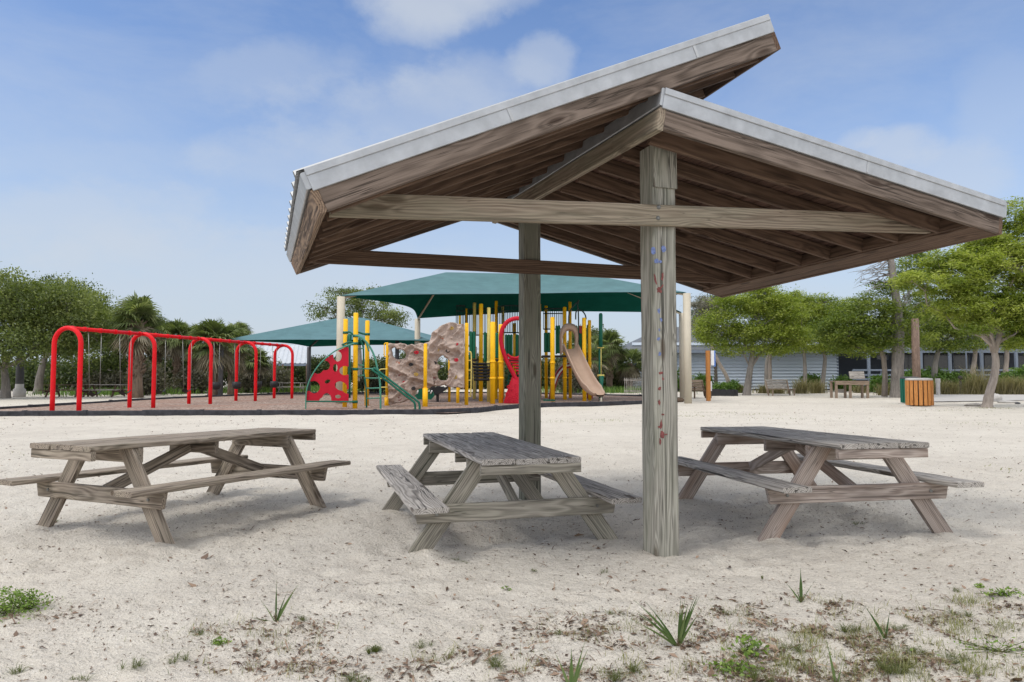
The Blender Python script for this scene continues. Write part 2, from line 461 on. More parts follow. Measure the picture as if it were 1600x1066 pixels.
def leafmat(name, c1, c2, c3, trans=.35, rough=.6):
    m, t, b = material(name)
    t.n.remove(b); out = t.n['Material Output']
    a = t.new('ShaderNodeAttribute', attribute_name='cl').outputs['Fac']
    ri = t.geo().outputs['Random Per Island']
    col = t.ramp(t.math('ADD', t.math('MULTIPLY', a, .75), t.math('MULTIPLY', ri, .25)), [(.12, c1), (.5, c2), (.88, c3)])
    d = t.new('ShaderNodeBsdfDiffuse'); t.set(d.inputs[0], col)
    tr = t.new('ShaderNodeBsdfTranslucent'); t.set(tr.inputs[0], t.mix(1.0, col, (1.25, 1.35, .6), 'MULTIPLY'))
    mx = t.new('ShaderNodeMixShader'); mx.inputs[0].default_value = trans
    t.l.new(d.outputs[0], mx.inputs[1]); t.l.new(tr.outputs[0], mx.inputs[2])
    gl = t.new('ShaderNodeBsdfGlossy'); gl.inputs['Roughness'].default_value = .45; gl.inputs[0].default_value = (.7, .7, .7, 1)
    m2 = t.new('ShaderNodeMixShader'); m2.inputs[0].default_value = .04
    t.l.new(mx.outputs[0], m2.inputs[1]); t.l.new(gl.outputs[0], m2.inputs[2])
    t.l.new(m2.outputs[0], out.inputs[0])
    return m
M['oak'] = leafmat('oak_leaves', (.055, .082, .024), (.14, .18, .046), (.26, .30, .09))
M['thicket'] = leafmat('thicket_leaves', (.032, .05, .02), (.078, .11, .036), (.16, .19, .07))
M['thicketgrey'] = leafmat('dry_grey_leaves', (.075, .07, .055), (.12, .115, .085), (.19, .18, .13))
M['cypress'] = leafmat('bright_feathery_leaves', (.10, .145, .020), (.25, .31, .045), (.42, .46, .11), .46)
M['cypress2'] = leafmat('mid_green_feathery_leaves', (.06, .10, .018), (.165, .22, .035), (.31, .35, .075), .42)
M['palm'] = leafmat('palm_fronds', (.06, .085, .033), (.145, .185, .07), (.27, .31, .145))
M['palmdead'] = leafmat('dead_palm_fronds', (.10, .085, .06), (.20, .17, .12), (.31, .27, .19), .15)
M['shrub'] = leafmat('shrub_leaves', (.045, .10, .018), (.10, .19, .03), (.18, .28, .06))
M['grass'] = leafmat('grass_blades', (.11, .13, .04), (.22, .23, .08), (.38, .34, .17))
M['drygrass'] = leafmat('straw_grass', (.15, .12, .07), (.24, .19, .10), (.34, .29, .16))
M['ornam'] = leafmat('ornamental_grass', (.13, .12, .06), (.24, .21, .11), (.36, .31, .18))
M['weed'] = leafmat('weed_leaves', (.08, .15, .02), (.16, .26, .04), (.28, .38, .09))
M['palmetto'] = leafmat('palmetto_blades', (.045, .09, .022), (.09, .15, .04), (.17, .22, .08), .25)
M['litter'] = leafmat('dead_leaf_litter', (.085, .058, .045), (.20, .135, .10), (.38, .27, .20), .1)
M['moss'] = leafmat('grey_moss', (.16, .155, .13), (.24, .23, .19), (.33, .31, .26), .2)

def bark(name, c1, c2, sc=1.0):
    m, t, b = material(name)
    g = t.new('ShaderNodeAttribute', attribute_name='gc').outputs['Vector']
    n = t.noise(t.vmul(g, (2*sc, 9*sc, 9*sc)), 1.0, 5, .65)
    n2 = t.noise(t.vmul(g, (6*sc, 30*sc, 30*sc)), 1.0, 4, .6)
    o = t.coords().outputs['Object']
    n3 = t.noise(o, 1.2, 3, .5)
    v = t.math('ADD', t.math('MULTIPLY', n, .5), t.math('ADD', t.math('MULTIPLY', n2, .3), t.math('MULTIPLY', n3, .25)))
    t.set(b.inputs['Base Color'], t.ramp(v, [(.35, c1), (.68, c2)]))
    b.inputs['Roughness'].default_value = .9
    t.set(b.inputs['Normal'], t.bump(v, .9, .05))
    return m
M['bark'] = bark('grey_bark', (.10, .088, .078), (.31, .28, .25))
M['barkpale'] = bark('pale_bark', (.17, .14, .12), (.42, .36, .31))
M['barkdark'] = bark('dark_bark', (.05, .042, .036), (.17, .145, .12))
M['palmbark'] = bark('palm_boot_bark', (.05, .035, .028), (.24, .17, .12), .7)

def rockm():
    m, t, b = material('tan_rock_plastic')
    o = t.coords().outputs['Object']
    n = t.noise(o, 2.2, 5, .6)
    col = t.ramp(n, [(.3, (.33, .25, .21)), (.5, (.42, .325, .275)), (.72, (.49, .39, .33))])
    t.set(b.inputs['Base Color'], col); b.inputs['Roughness'].default_value = .75
    t.set(b.inputs['Normal'], t.bump(t.noise(o, 9, 5, .6), .5, .05))
    return m
M['rock'] = rockm()

def sandm():
    m, t, b = material('pale_sand')
    p = t.geo().outputs['Position']
    big = t.noise(p, .35, 4, .55)
    mid = t.noise(p, 2.2, 5, .6)
    fine = t.noise(p, 55, 3, .6)
    grain = t.noise(p, 260, 2, .6)
    v = t.math('ADD', t.math('MULTIPLY', big, .3), t.math('ADD', t.math('MULTIPLY', mid, .35), t.math('MULTIPLY', fine, .35)))
    col = t.ramp(v, [(.3, (.47, .425, .37)), (.5, (.62, .572, .50)), (.68, (.715, .672, .595))])
    # damp / organic stains with their own shape
    st = t.ramp(t.noise(p, 1.1, 6, .68), [(.57, 0.0), (.72, .42)])
    col = t.mix(st, col, (.33, .27, .225))
    # shell grit: light and dark grains
    vo = t.new('ShaderNodeTexVoronoi', i_Vector=p, i_Scale=95.0)
    pick = t.math('GREATER_THAN', t.new('ShaderNodeSeparateColor', i_0=vo.outputs['Color']).outputs[0], .9)
    nearp = t.math('LESS_THAN', vo.outputs['Distance'], .32)
    col = t.mix(t.math('MULTIPLY', t.math('MULTIPLY', pick, nearp), .6), col, (.17, .13, .11))
    pick2 = t.math('LESS_THAN', t.new('ShaderNodeSeparateColor', i_0=vo.outputs['Color']).outputs[1], .12)
    col = t.mix(t.math('MULTIPLY', t.math('MULTIPLY', pick2, nearp), .7), col, (.80, .77, .72))
    vo2 = t.new('ShaderNodeTexVoronoi', i_Vector=t.vadd(t.vmul(p, (1, 1, 1)), t.vmul(t.noise(p, 12, 2, .5, col=True), (.12, .12, 0))), i_Scale=14.0)
    pk = t.math('GREATER_THAN', t.new('ShaderNodeSeparateColor', i_0=vo2.outputs['Color']).outputs[0], .80)
    nr = t.ramp(vo2.outputs['Distance'], [(.10, .55), (.26, 0.0)])
    col = t.mix(t.math('MULTIPLY', pk, nr), col, (.20, .155, .125))
    col = t.mix(1.0, col, t.ramp(grain, [(.3, .84), (.7, 1.14)]), 'MULTIPLY')
    t.set(b.inputs['Base Color'], col)
    b.inputs['Roughness'].default_value = .95; b.inputs['Specular IOR Level'].default_value = .12
    h = t.math('ADD', t.math('MULTIPLY', t.noise(p, 18, 5, .65), 1.0), t.math('MULTIPLY', fine, .5))
    nb = t.bump(h, .8, .045)
    nb2 = t.bump(grain, .4, .006, nb)
    t.set(b.inputs['Normal'], nb2)
    return m
M['sand'] = sandm()
def mulchm():
    m, t, b = material('wood_chip_mulch')
    p = t.geo().outputs['Position']
    vo = t.new('ShaderNodeTexVoronoi', i_Vector=t.vmul(p, (1, .6, 1)), i_Scale=16.0)
    c = t.new('ShaderNodeSeparateColor', i_0=vo.outputs['Color']).outputs[0]
    col = t.ramp(c, [(0, (.10, .065, .05)), (.4, (.26, .18, .14)), (.75, (.36, .27, .22)), (1, (.48, .40, .34))])
    big = t.noise(p, .5, 4, .6)
    col = t.mix(t.ramp(big, [(.45, 0.0), (.62, .55)]), col, (.29, .155, .105))
    t.set(b.inputs['Base Color'], col); b.inputs['Roughness'].default_value = .95
    t.set(b.inputs['Normal'], t.bump(vo.outputs['Distance'], .8, .04))
    return m
M['mulch'] = mulchm()

# ------------------------------------------------------------------ ground
PO = Vector((1.0461, 5.0751, 0)); YAW = .3339        # pavilion: front post corner, heading
U = Vector((math.cos(YAW), math.sin(YAW), 0)); Vv = Vector((-math.sin(YAW), math.cos(YAW), 0)); Zv = Vector((0, 0, 1))
def pav(u, v, z): return PO + U*u + Vv*v + Zv*z
fp = pav(.1, .1, 0); bp = pav(.1, 2.87, 0)
TBL = {'L': (-3.0562, 6.6633, -.453, .0094, .0099, -.0175), 'M': (-.2148, 6.3491, .2933, -.0351, -.0046, -.0054), 'R': (2.7385, 6.7103, .1592, .0219, .0019, -.0213)}
def gheight(x, y):
    near = np.clip((16-y)/8, 0, 1)
    z = near*(.022*(vnoise(x*1.7, y*1.7, 3)-.5) + .075*(vnoise(x*3.6+9, y*3.6, 5)-.5)*vnoise(x*.8, y*.8, 8)*np.clip((y-3.5)/3, .35, 1) + .065*(vnoise(x*8, y*8, 7)-.5)*vnoise(x*1.2+4, y*1.2, 11) + .022*(vnoise(x*15+3, y*15, 19)-.5)*vnoise(x*1.6, y*1.6, 23) + .014*(vnoise(x*27, y*27, 9)-.5))
    z += (1-near)*(.03*(vnoise(x*.5, y*.5, 13)-.5)+.02*(vnoise(x*2.6, y*2.6, 17)-.5))
    z += .034*np.exp(-((x-fp.x)**2+(y-fp.y)**2)/.16)
    z -= .045*np.exp(-((x-bp.x)**2+(y-bp.y)**2)/.8)
    for k, (tx, ty, th, tz, a, b) in TBL.items():
        for sx in (-.79, .79):
            for sy in (-.89, .89):
                fx = tx+sx*math.cos(th)-sy*math.sin(th); fy = ty+sx*math.sin(th)+sy*math.cos(th)
                hh = {'L': .01, 'M': 0.0, 'R': .0}[k]
                z += .022*np.exp(-((x-fx)**2+(y-fy)**2)/.03)
    return z
def gh(x, y): return float(gheight(np.array([float(x)]), np.array([float(y)]))[0])
ny, nx = 620, 420
k = np.linspace(0, 1, ny)
ys = -6 + 0*k
ys = np.concatenate([np.linspace(-8, 1.6, 12), 1.8*np.power(900/1.8, np.power(np.linspace(0, 1, ny-12), 1.28))])
half = np.where(ys < 3, 4.5, ys*.95+1.7)
half = np.where(ys > 60, ys*1.6, half)
X = np.linspace(-1, 1, nx)[None, :]*half[:, None]; Y = np.repeat(ys[:, None], nx, 1)
Z = gheight(X, Y)
Vg = np.stack([X, Y, Z], -1).reshape(-1, 3)
i, j = np.meshgrid(np.arange(ny-1), np.arange(nx-1), indexing='ij')
b0 = (i*nx+j).ravel()
Fg = np.stack([b0, b0+1, b0+nx+1, b0+nx], 1)
gr = np_mesh('sand_ground', Vg, Fg, M['sand'], smooth=True)
tag(gr, kind='structure')
# sandy flats to either side, so that the ground carries on outside the view
def sheet(name, poly, mat, z, kind='structure'):
    mb = MB(); mb.v = [(p[0], p[1], z) for p in poly]; mb.g = list(mb.v); mb.f = [tuple(range(len(poly)))]; mb.sm = [False]
    o = mb.build(name, mat); tag(o, kind=kind); return o
sheet('outer_ground', [(-900, -60), (900, -60), (900, 1000), (-900, 1000)], M['sand'], -.12)

NEAR = [(-60, 651), (0, 650.5), (210, 649.5), (400, 649.5), (560, 648), (700, 648), (745, 645.5), (790, 639.5), (850, 636.5), (960, 633.8), (1056, 629.5)]
FAR = [(1058, 622.5), (930, 619), (760, 615.5), (480, 616), (345, 621), (240, 626), (150, 632), (0, 642), (-60, 645)]
near_w = [gnd(*p) for p in NEAR]; far_w = [gnd(*p) for p in FAR]
sheet('playground_mulch', near_w+far_w, M['mulch'], .055)
pth = [gnd(1436, 629), gnd(1640, 626), gnd(1760, 618), gnd(1640, 615.5), gnd(1560, 615.8), gnd(1440, 617)]
sheet('concrete_path', pth, M['concrete'], .035)

# playground edging
edge = empty('playground_border', near_w[4], 'long low black plastic border of joined timbers round the wood chip play area', 'edging')
def resample(pts, step):
    out = [pts[0].copy()]; acc = 0
    for a, b in zip(pts[:-1], pts[1:]):
        L = (b-a).length; d = step-acc
        while d <= L:
            out.append(a+(b-a)*(d/L)); d += step
        acc = (L-(d-step)) if d-step <= L else acc+L
    out.append(pts[-1].copy()); return out
rnd = random.Random(4)
def border(pts, step, hz=.2, w=.1):
    q = resample(pts, step)
    for a, b in zip(q[:-1], q[1:]):
        if (b-a).length < .3: continue
        d = (b-a).normalized(); mb = MB()
        zz = hz*.5-.02+rnd.uniform(-.012, .012)
        mb.board(a+d*.02+Zv*zz, b-d*.02+Zv*(zz+rnd.uniform(-.01, .01)), w, hz, seg=3, ch=.02)
        mb.board(b-d*.07+Zv*(zz+.012), b+d*.05+Zv*(zz+.012), w+.035, hz+.01, seg=1, ch=.02)
        n = int((b-a).length/.16)
        side = Vector((d.y, -d.x, 0))
        for i in range(n):
            c = a+d*(.1+i*.16)+side*(w*.5+.004)
            mb.box((c.x, c.y, zz-.02), .07, .012, .11, math.atan2(d.y, d.x))
        mb.build('border_timber', M['edging'], edge)
border(near_w, 1.9)
border(far_w, 2.6, .17)

# ------------------------------------------------------------------ picnic tables
def table_xf(k):
    x, y, th, z0, ty, tx = TBL[k]
    c, s = math.cos(th), math.sin(th)
    def f(X, Y, Z):
        Zz = Z+z0+X*ty+Y*tx; X2 = X-Z*ty; Y2 = Y-Z*tx
        return Vector((x+X2*c-Y2*s, y+X2*s+Y2*c, Zz))
    return f
def picnic(k, label, mt, mf, seed, dims=None):
    rnd = random.Random(seed); T = table_xf(k)
    d = dict(L=2.53, W=.79, hb=.438, bi=.626, bo=.87, fo=.863, a=.885)
    if dims: d.update(dims)
    L, W, hb, bi, bo, fo, a = [d[q] for q in ('L', 'W', 'hb', 'bi', 'bo', 'fo', 'a')]
    org = T(0, 0, 0); org.z = 0
    root = empty('picnic_table', org, label, 'picnic table', 'weathered wooden picnic tables')
    upv = (T(0, 0, 1)-T(0, 0, 0)).normalized()
    sdv = (T(1, 0, 0)-T(0, 0, 0)).normalized(); lnv = (T(0, 1, 0)-T(0, 0, 0)).normalized()
    # table top: three wide planks
    mb = MB(); bw = W/3
    for i in range(3):
        xc = -W/2+bw*(i+.5); e = rnd.uniform(-.012, .012)
        mb.board(T(xc, -L/2+e, .74+rnd.uniform(-.003, .003)), T(xc, L/2+rnd.uniform(-.012, .012), .74+rnd.uniform(-.003, .003)), bw-.009, .042, upv, rnd, seg=10, ch=.008, jit=.0018)
    mb.build('table_top', mt, root)
    for s in (-1, 1):
        mb = MB(); xc = s*(bi+bo)/2
        mb.board(T(xc, -L/2+rnd.uniform(-.02, .02), hb-.021), T(xc, L/2, hb-.021), bo-bi, .042, upv, rnd, seg=10, ch=.008, jit=.0018)
        mb.build('bench_seat', mt, root)
    # cleats
    for yy, w_, h_, hw in ((-L/2+.03, .04, .075, W/2-.005), (L/2-.03, .04, .075, W/2-.005), (-a+.045, .04, .125, .40), (a-.045, .04, .125, .40), (0, .045, .12, .31)):
        mb = MB(); mb.board(T(-hw, yy, .719-h_/2), T(hw, yy, .719-h_/2), w_, h_, upv, rnd, seg=3, cut0=-.0, cut1=.0)
        mb.build('cleat', mf, root)
    ft = .375
    for sy in (-1, 1):
        for sx in (-1, 1):
            mb = MB()
            b0 = T(sx*(fo-.083+.04), sy*a, -.06); t0 = T(sx*(ft-.09), sy*a, .715)
            di = (t0-b0).normalized(); ux = di.cross(lnv).normalized()
            k_ = (di.dot(sdv))/max(.2, di.dot(upv))
            # foot and top cut level: shift edges so the ends stay horizontal
            wd = .142; tilt = wd*abs(di.dot(sdv))/di.dot(upv)
            p = []
            ax = wd/2/abs(di.dot(upv))
            q = [b0-sdv*ax, b0+sdv*ax, t0+sdv*ax, t0-sdv*ax]
            th = .021
            n = 5
            ox, oy, oz = rnd.uniform(0, 90), rnd.uniform(-.02, .02), rnd.uniform(.02, .07)
            vs = []; gc = []
            for i in range(n+1):
                tt = i/n
                A = q[0].lerp(q[3], tt); B = q[1].lerp(q[2], tt)
                for base, xx in ((A, -wd/2), (B, wd/2)):
                    for yy in (-th, th):
                        pt = base+lnv*yy
                        ll = (pt-b0).dot(di); lw = (pt-b0).dot(ux)
                        vs.append(pt); gc.append((ll+ox, lw+oy, yy+oz))
            fs = []
            for i in range(n):
                o0 = i*4; o1 = o0+4
                fs += [(o0, o1, o1+1, o0+1), (o0+2, o0+3, o1+3, o1+2), (o0, o0+2, o1+2, o1), (o0+1, o1+1, o1+3, o0+3)]
            fs += [(0, 1, 3, 2), (n*4, n*4+2, n*4+3, n*4+1)]
            mb.add(vs, fs, gc)
            mb.build('leg', mf, root)
        # cross bearer on the outer side of the legs
        mb = MB(); yy = sy*(a+.043)
        mb.board(T(-.80, yy, hb-.042-.068), T(.80, yy, hb-.042-.068), .04, .136, upv, rnd, seg=5, cut0=-.03, cut1=.03)
        br = mb.build('seat_bearer', mf, root)
        for sx in (-1, 1):
            mb = MB(); c = T(sx*.655, yy+sy*.019, hb-.11)
            mb.tube([c, c+lnv*sy*.010], .013, 8); mb.build('bolt', M['bolt'], br)
        # brace up to the middle cleat
        mb = MB(); mb.board(T(0, sy*(a-.02), hb-.09), T(0, sy*.05, .655), .04, .10, upv, rnd, seg=3)
        mb.build('diagonal_brace', mf, root)
    return root
picnic('L', 'long weathered brown-grey picnic table left of the other two, nearest the red swings', M['tab'], M['tab'], 11)
picnic('M', 'weathered grey picnic table with a cracked ragged top between the two pavilion posts', M['top'], M['tabM'], 12, dict(fo=.893, bo=.885))
picnic('R', 'weathered picnic table with a dark-streaked top and pinkish legs right of the front pavilion post', M['top'], M['tabR'], 13)

# ------------------------------------------------------------------ pavilion
rnd = random.Random(21)
pavn = empty('picnic_pavilion', pav(.1, 1.4, 0), 'weathered wooden picnic shelter on two posts with a split metal-edged roof', 'pavilion')
S_, D_ = .2002, 2.771
VN, VF = -.417, 3.319
TH = .30          # whole roof thickness, measured across the slope
BH = .136         # rafter / barge depth
# underside corner points (u, v, z) of both slopes
LN0, LN1 = pav(-2.3666, VN, 2.2854), pav(.8017, VN, 3.7222)
LF0, LF1 = pav(-2.3825, VF, 2.4437), pav(.8017, VF, 3.6947)
RN0, RN1 = pav(-.1592, VN, 3.0215), pav(3.0103, VN, 2.5208)
RF0, RF1 = pav(-.1592, VF, 3.1605), pav(2.9673, VF, 2.3878)
def bil(c, s, t_):
    n0, n1, f0, f1 = c
    return n0.lerp(n1, s).lerp(f0.lerp(f1, s), t_)
def frame(c, t_):
    a = (bil(c, 1, t_)-bil(c, 0, t_)).normalized(); n = (-Vv).cross(a); n = n if n.z > 0 else -n
    return a, n.normalized()
LC = (LN0, LN1, LF0, LF1); RC = (RN0, RN1, RF0, RF1)
def tof(v): return (v-VN)/(VF-VN)
def slope_board(c, v, w_, h_, off, s0=0.0, s1=1.0, e0=0.0, e1=0.0):
    t_ = tof(v); a, n = frame(c, t_)
    p = bil(c, s0, t_)+a*e0+n*(off+h_/2); q = bil(c, s1, t_)+a*e1+n*(off+h_/2)
    mb = MB(); mb.board(p, q, w_, h_, n, rnd, seg=9, ch=.005); return mb
def metal_trim(c, v, sgn, e0, e1):
    """folded metal rake trim: a tall lower strip with a narrower strip lapped over it"""
    t_ = tof(v); a, n = frame(c, t_); mb = MB()
    o = Vv*sgn
    for lo, hi, d0, d1 in (((.129, .222, -.008, .016), (.218, .262, -.008, .024)) if c is LC else ((.137, .238, -.008, .016), (.234, .281, -.008, .024))):
        p = bil(c, 0, t_)+a*e0+n*((lo+hi)/2)+o*((d0+d1)/2); q = bil(c, 1, t_)+a*e1+n*((lo+hi)/2)+o*((d0+d1)/2)
        mb.board(p, q, d1-d0, hi-lo, n, rnd, seg=6, ch=.003, jit=.0006)
    return mb
bw = .042
for c, nm in ((LC, 'upper'), (RC, 'lower')):
    e0 = -.0 if nm == 'upper' else 0.0
    slope_board(c, VN+bw/2, bw, BH, 0).build('barge_board', M['barge'], pavn)
    slope_board(c, VF-bw/2, bw, BH, 0).build('barge_board', M['barge'], pavn)
    if nm == 'upper':
        metal_trim(c, VN, -1, -.03, .02).build('metal_trim', M['galv'], pavn)
        metal_trim(c, VF, 1, -.03, .02).build('metal_trim', M['galv'], pavn)
    else:
        metal_trim(c, VN, -1, -.035, .03).build('metal_trim', M['galv'], pavn)
        metal_trim(c, VF, 1, -.035, .03).build('metal_trim', M['galv'], pavn)
# seam cover on the front trim of the upper slope
for c_, s_ in ((LC, .37), (LC, .80), (RC, .55)):
    a, n = frame(c_, 0)
    mb = MB(); pq = bil(c_, s_, 0)+n*(.176 if c_ is LC else .187)-Vv*.0180
    mb.board(pq-a*.010, pq+a*.010, .003, .088, n, rnd, seg=1, ch=.001); mb.build('trim_seam', M['galvdark'], pavn)
# fascia boards and edge trims running front to back
def edge_board(c, s, side, mat, nm, lo, hi, d0, d1, ext=0.0, nseg=8):
    p0 = bil(c, s, 0); p1 = bil(c, s, 1)
    a0, n0 = frame(c, 0); a1, n1 = frame(c, 1)
    p = p0+n0*((lo+hi)/2)+a0*side*((d0+d1)/2)-Vv*ext; q = p1+n1*((lo+hi)/2)+a1*side*((d0+d1)/2)+Vv*ext
    mb = MB(); mb.board(p, q, d1-d0, hi-lo, n0, rnd, seg=nseg, ch=.005)
    return mb.build(nm, mat, pavn)
edge_board(LC, 0, -1, M['fasc'], 'fascia_board', 0, BH+.004, .002, .046)
edge_board(LC, 0, -1, M['galv'], 'edge_trim', .148, .246, .0, .060, .008)
edge_board(LC, 1, 1, M['raft'], 'fascia_board', 0, BH, .002, .044, -.004)
edge_board(LC, 1, 1, M['galv'], 'edge_trim', BH, .256, .0, .03, .01)
edge_board(RC, 1, 1, M['raft'], 'fascia_board', 0, BH, .002, .046, -.003)
edge_board(RC, 1, 1, M['galv'], 'edge_trim', .145, .274, .0, .062, .01)
edge_board(RC, 0, -1, M['beam'], 'ridge_beam', -.015, BH+.008, .002, .052, 0)
edge_board(RC, 0, -1, M['galv'], 'edge_trim', .155, .278, .0, .056, .01)
# flat board closing the underside of the right eave
t0_, t1_ = 0.008, 0.992
a0, n0 = frame(RC, 0); a1, n1 = frame(RC, 1); mb = MB(); Ls = (RC[1]-RC[0]).length
mb.board(bil(RC, .957, t0_)+n0*.006, bil(RC, .957, t1_)+n1*.006, Ls*.084, .018, n0, rnd, seg=8, ch=.003)
mb.build('eave_soffit', M['raft'], pavn)
# inner ledger boards that carry the rafter ends
edge_board(RC, .912, 1, M['raft'], 'ledger_board', .004, BH-.012, -.02, .022, -.05)
# rafters
def rafters(c, v0, step, n_, s0, s1):
    for i in range(n_):
        v = v0+i*step
        if v > VF-.1: break
        slope_board(c, v, .038, BH-.012, .006, s0, s1).build('rafter', M['raft'], pavn)
rafters(LC, .06, .405, 9, .012, .995)
rafters(LC, -.22, .4, 1, .012, .995)
rafters(RC, -.105, .405, 9, .02, .91)
# roof boarding seen from below, then ribbed metal sheet on top
def deck(c, lo, hi, n_, mat, nm, s0, s1):
    mb = MB()
    ts = [i/n_ for i in range(n_+1)]
    W_ = (VF-VN-.06)
    # planks run front to back
    m_ = n_
    for i in range(m_):
        sa = s0+(s1-s0)*i/m_; sb = s0+(s1-s0)*(i+1)/m_
        sm = (sa+sb)/2
        a0, n0 = frame(c, 0); L_ = (c[1]-c[0]).length*(sb-sa)
        p = bil(c, sm, .012)+n0*((lo+hi)/2); q = bil(c, sm, .988)+frame(c, 1)[1]*((lo+hi)/2)
        mb.board(p, q, L_-.004, hi-lo, n0, rnd, seg=6, ch=.002)
    return mb.build(nm, mat, pavn)
deck(LC, BH, BH+.025, 24, M['sheath'], 'roof_boarding', .0, 1.0)
deck(RC, BH, BH+.025, 22, M['sheath'], 'roof_boarding', .0, 1.0)
def metal_sheet(c, e0, e1, nm):
    mb = MB(); rows = []
    rib = .30; n_ = int((VF-VN)/rib)
    vs_ = [(-.0, 0)]
    prof = []
    x = 0.0
    while x < 1.0001:
        prof.append((x, 0));
        w_ = rib/(VF-VN)
        if x+w_ <= 1.001:
            for dxx, hh in ((.36, 0), (.44, .035), (.56, .035), (.64, 0)): prof.append((x+w_*dxx, hh))
        x += w_
    for base in ((.266, .260) if c is LC else (.285, .279)):
        top = []
        for s, e in ((0, e0), (.33, 0), (.66, 0), (1, e1)):
            row = []
            for tt, hh in prof:
                tt = min(tt, 1); a_, n_2 = frame(c, tt)
                row.append(bil(c, s, tt)+a_*e+n_2*(base+hh))
            top.append(row)
        mb.grid(top, smooth=False)
    return mb.build(nm, M['galvdark'], pavn)
metal_sheet(LC, -.072, .03, 'metal_roof_sheet')
metal_sheet(RC, -.0, .10, 'metal_roof_sheet')
# packing between boarding and sheet, so that the roof is solid
for c, tt_ in ((LC, .252), (RC, .272)):
    deck(c, BH+.027, tt_, 2, M['raft'], 'roof_core', .004, .996)
# posts
def post(v, zb, ztop, mat, nm):
    mb = MB()
    c0 = pav(S_/2, v+S_/2, zb); c1 = pav(S_/2, v+S_/2, ztop)
    mb.board(c0, c1, S_, S_, Vv, rnd, seg=22, ch=.014, jit=.0016)
    return mb.build(nm, mat, pavn)
fpost = post(0, -.25, 3.07, M['post'], 'post')
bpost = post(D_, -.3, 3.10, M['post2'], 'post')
mb = MB(); mb.board(pav(S_/2+.002, -.009, 2.745), pav(S_/2+.002, -.009, 3.06), S_-.004, .018, -Vv, rnd, seg=3, ch=.003)
mb.build('post_facing', M['post'], pavn)
# collar beams (each in front of its post, ends cut to the roof slope)
def collar(v0, c0, c1, ul, ur, mat, zL, zR):
    t_ = .045
    def zl(u): return c0+c1*u
    h = .155
    mb = MB(); n_ = 14
    ox, oy, oz = rnd.uniform(0, 90), rnd.uniform(-.02, .02), rnd.uniform(.04, .08)
    vs = []; gc = []
    for i in range(n_+1):
        u = ul+(ur-ul)*i/n_
        top = min(zl(u), zL(u), zR(u)); bot = zl(u)-h
        top = max(top, bot+.02)
        j = rnd.uniform(-.0015, .0015)
        for (vv, zz) in ((v0-t_, bot+.004), (v0-t_, top-.004), (v0-t_+.004, top), (v0-.001, top), (v0-.001, bot), (v0-t_+.004, bot)):
            vs.append(pav(u, vv+j, zz+j)); gc.append((u+ox, zz-zl(u)+h/2+oy, vv-v0+oz))
    fs = []
    for i in range(n_):
        for k_ in range(6):
            fs.append((i*6+k_, (i+1)*6+k_, (i+1)*6+(k_+1) % 6, i*6+(k_+1) % 6))
    fs.append(tuple(range(6))); fs.append(tuple(n_*6+k_ for k_ in range(5, -1, -1)))
    mb.add(vs, fs, gc)
    return mb.build('collar_beam', mat, pavn)
def und(c, v, off):
    t_ = tof(v)
    p = bil(c, 0, t_)-PO; q = bil(c, 1, t_)-PO
    u0, u1 = p.dot(U), q.dot(U)
    return lambda u: p.z+(q.z-p.z)*(u-u0)/(u1-u0)+off
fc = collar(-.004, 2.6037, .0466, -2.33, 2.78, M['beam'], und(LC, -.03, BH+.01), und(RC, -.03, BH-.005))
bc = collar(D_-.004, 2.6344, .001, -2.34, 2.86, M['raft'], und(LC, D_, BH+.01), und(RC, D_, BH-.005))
# through bolts
for px, py in ((1029, 324), (1028, 341)):
    p = onplane(px, py, pav(0, -.049, 0), Vv); mb = MB()
    mb.tube([p+Vv*.003, p-Vv*.004, p-Vv*.0045, p-Vv*.011], .017, 12, radii=[.017, .017, .010, .009])
    mb.build('bolt', M['bolt'], fc)
# small patches of blue and dark red paint on the post face
def patch(name, px, py, w_, h_, mat, ang=0.0, seed=0, ragged=.3):
    r_ = random.Random(seed); mb = MB(); pl = pav(0, -.0028, 0)
    c = onplane(px, py, pl, Vv); sc = 5.0/F
    pts = []
    n_ = 12
    for i in range(n_):
        a_ = 2*PI*i/n_
        ex, ez = math.cos(a_), math.sin(a_)
        m_ = max(abs(ex), abs(ez)); k_ = (1/m_)**.8*(1-r_.uniform(0, ragged))
        x_, z_ = ex*k_*w_/2*sc, ez*k_*h_/2*sc
        pts.append(c+U*(x_*math.cos(ang)-z_*math.sin(ang))+Zv*(x_*math.sin(ang)+z_*math.cos(ang)))
    mb.prism(pts, Vv*.002)
    return mb.build(name, mat, fpost)
for i, (px, py, w_, h_) in enumerate([(1021, 392, 9, 13), (1037, 389, 9, 11), (1026, 408, 9, 8), (1032, 409, 5, 5)]):
    patch('blue_paint_patch', px, py, w_, h_, M['bluepaint'], 0.1, i, .2)
for i, (px, py, w_, h_) in enumerate([(1030, 487, 6, 12), (1033, 500, 4, 9), (1029, 530, 7, 8), (1031, 553, 8, 9), (1030, 515, 3, 7)]):
    patch('blue_paint_patch', px, py, w_, h_, M['bluepaint'], 0.2, i+30, .65)
for i, (px, py, w_, h_, an) in enumerate([(1024, 436, 4, 20, .25), (1035, 433, 5, 18, -.1), (1030, 453, 11, 13, .3), (1035, 447, 4, 9, -.6),
        (1033, 583, 10, 6, 0), (1036, 592, 4, 8, .4), (1031, 607, 8, 7, 0), (1030, 629, 5, 10, .2), (1036, 648, 6, 4, 0), (1033, 664, 6, 18, -.1), (1031, 667, 9, 5, .3), (1035, 679, 10, 14, 0), (1041, 679, 7, 3, .1), (1032, 690, 4, 12, .1)]):
    patch('red_paint_mark', px, py, w_, h_, M['redpaint'], an, i+50, .5)

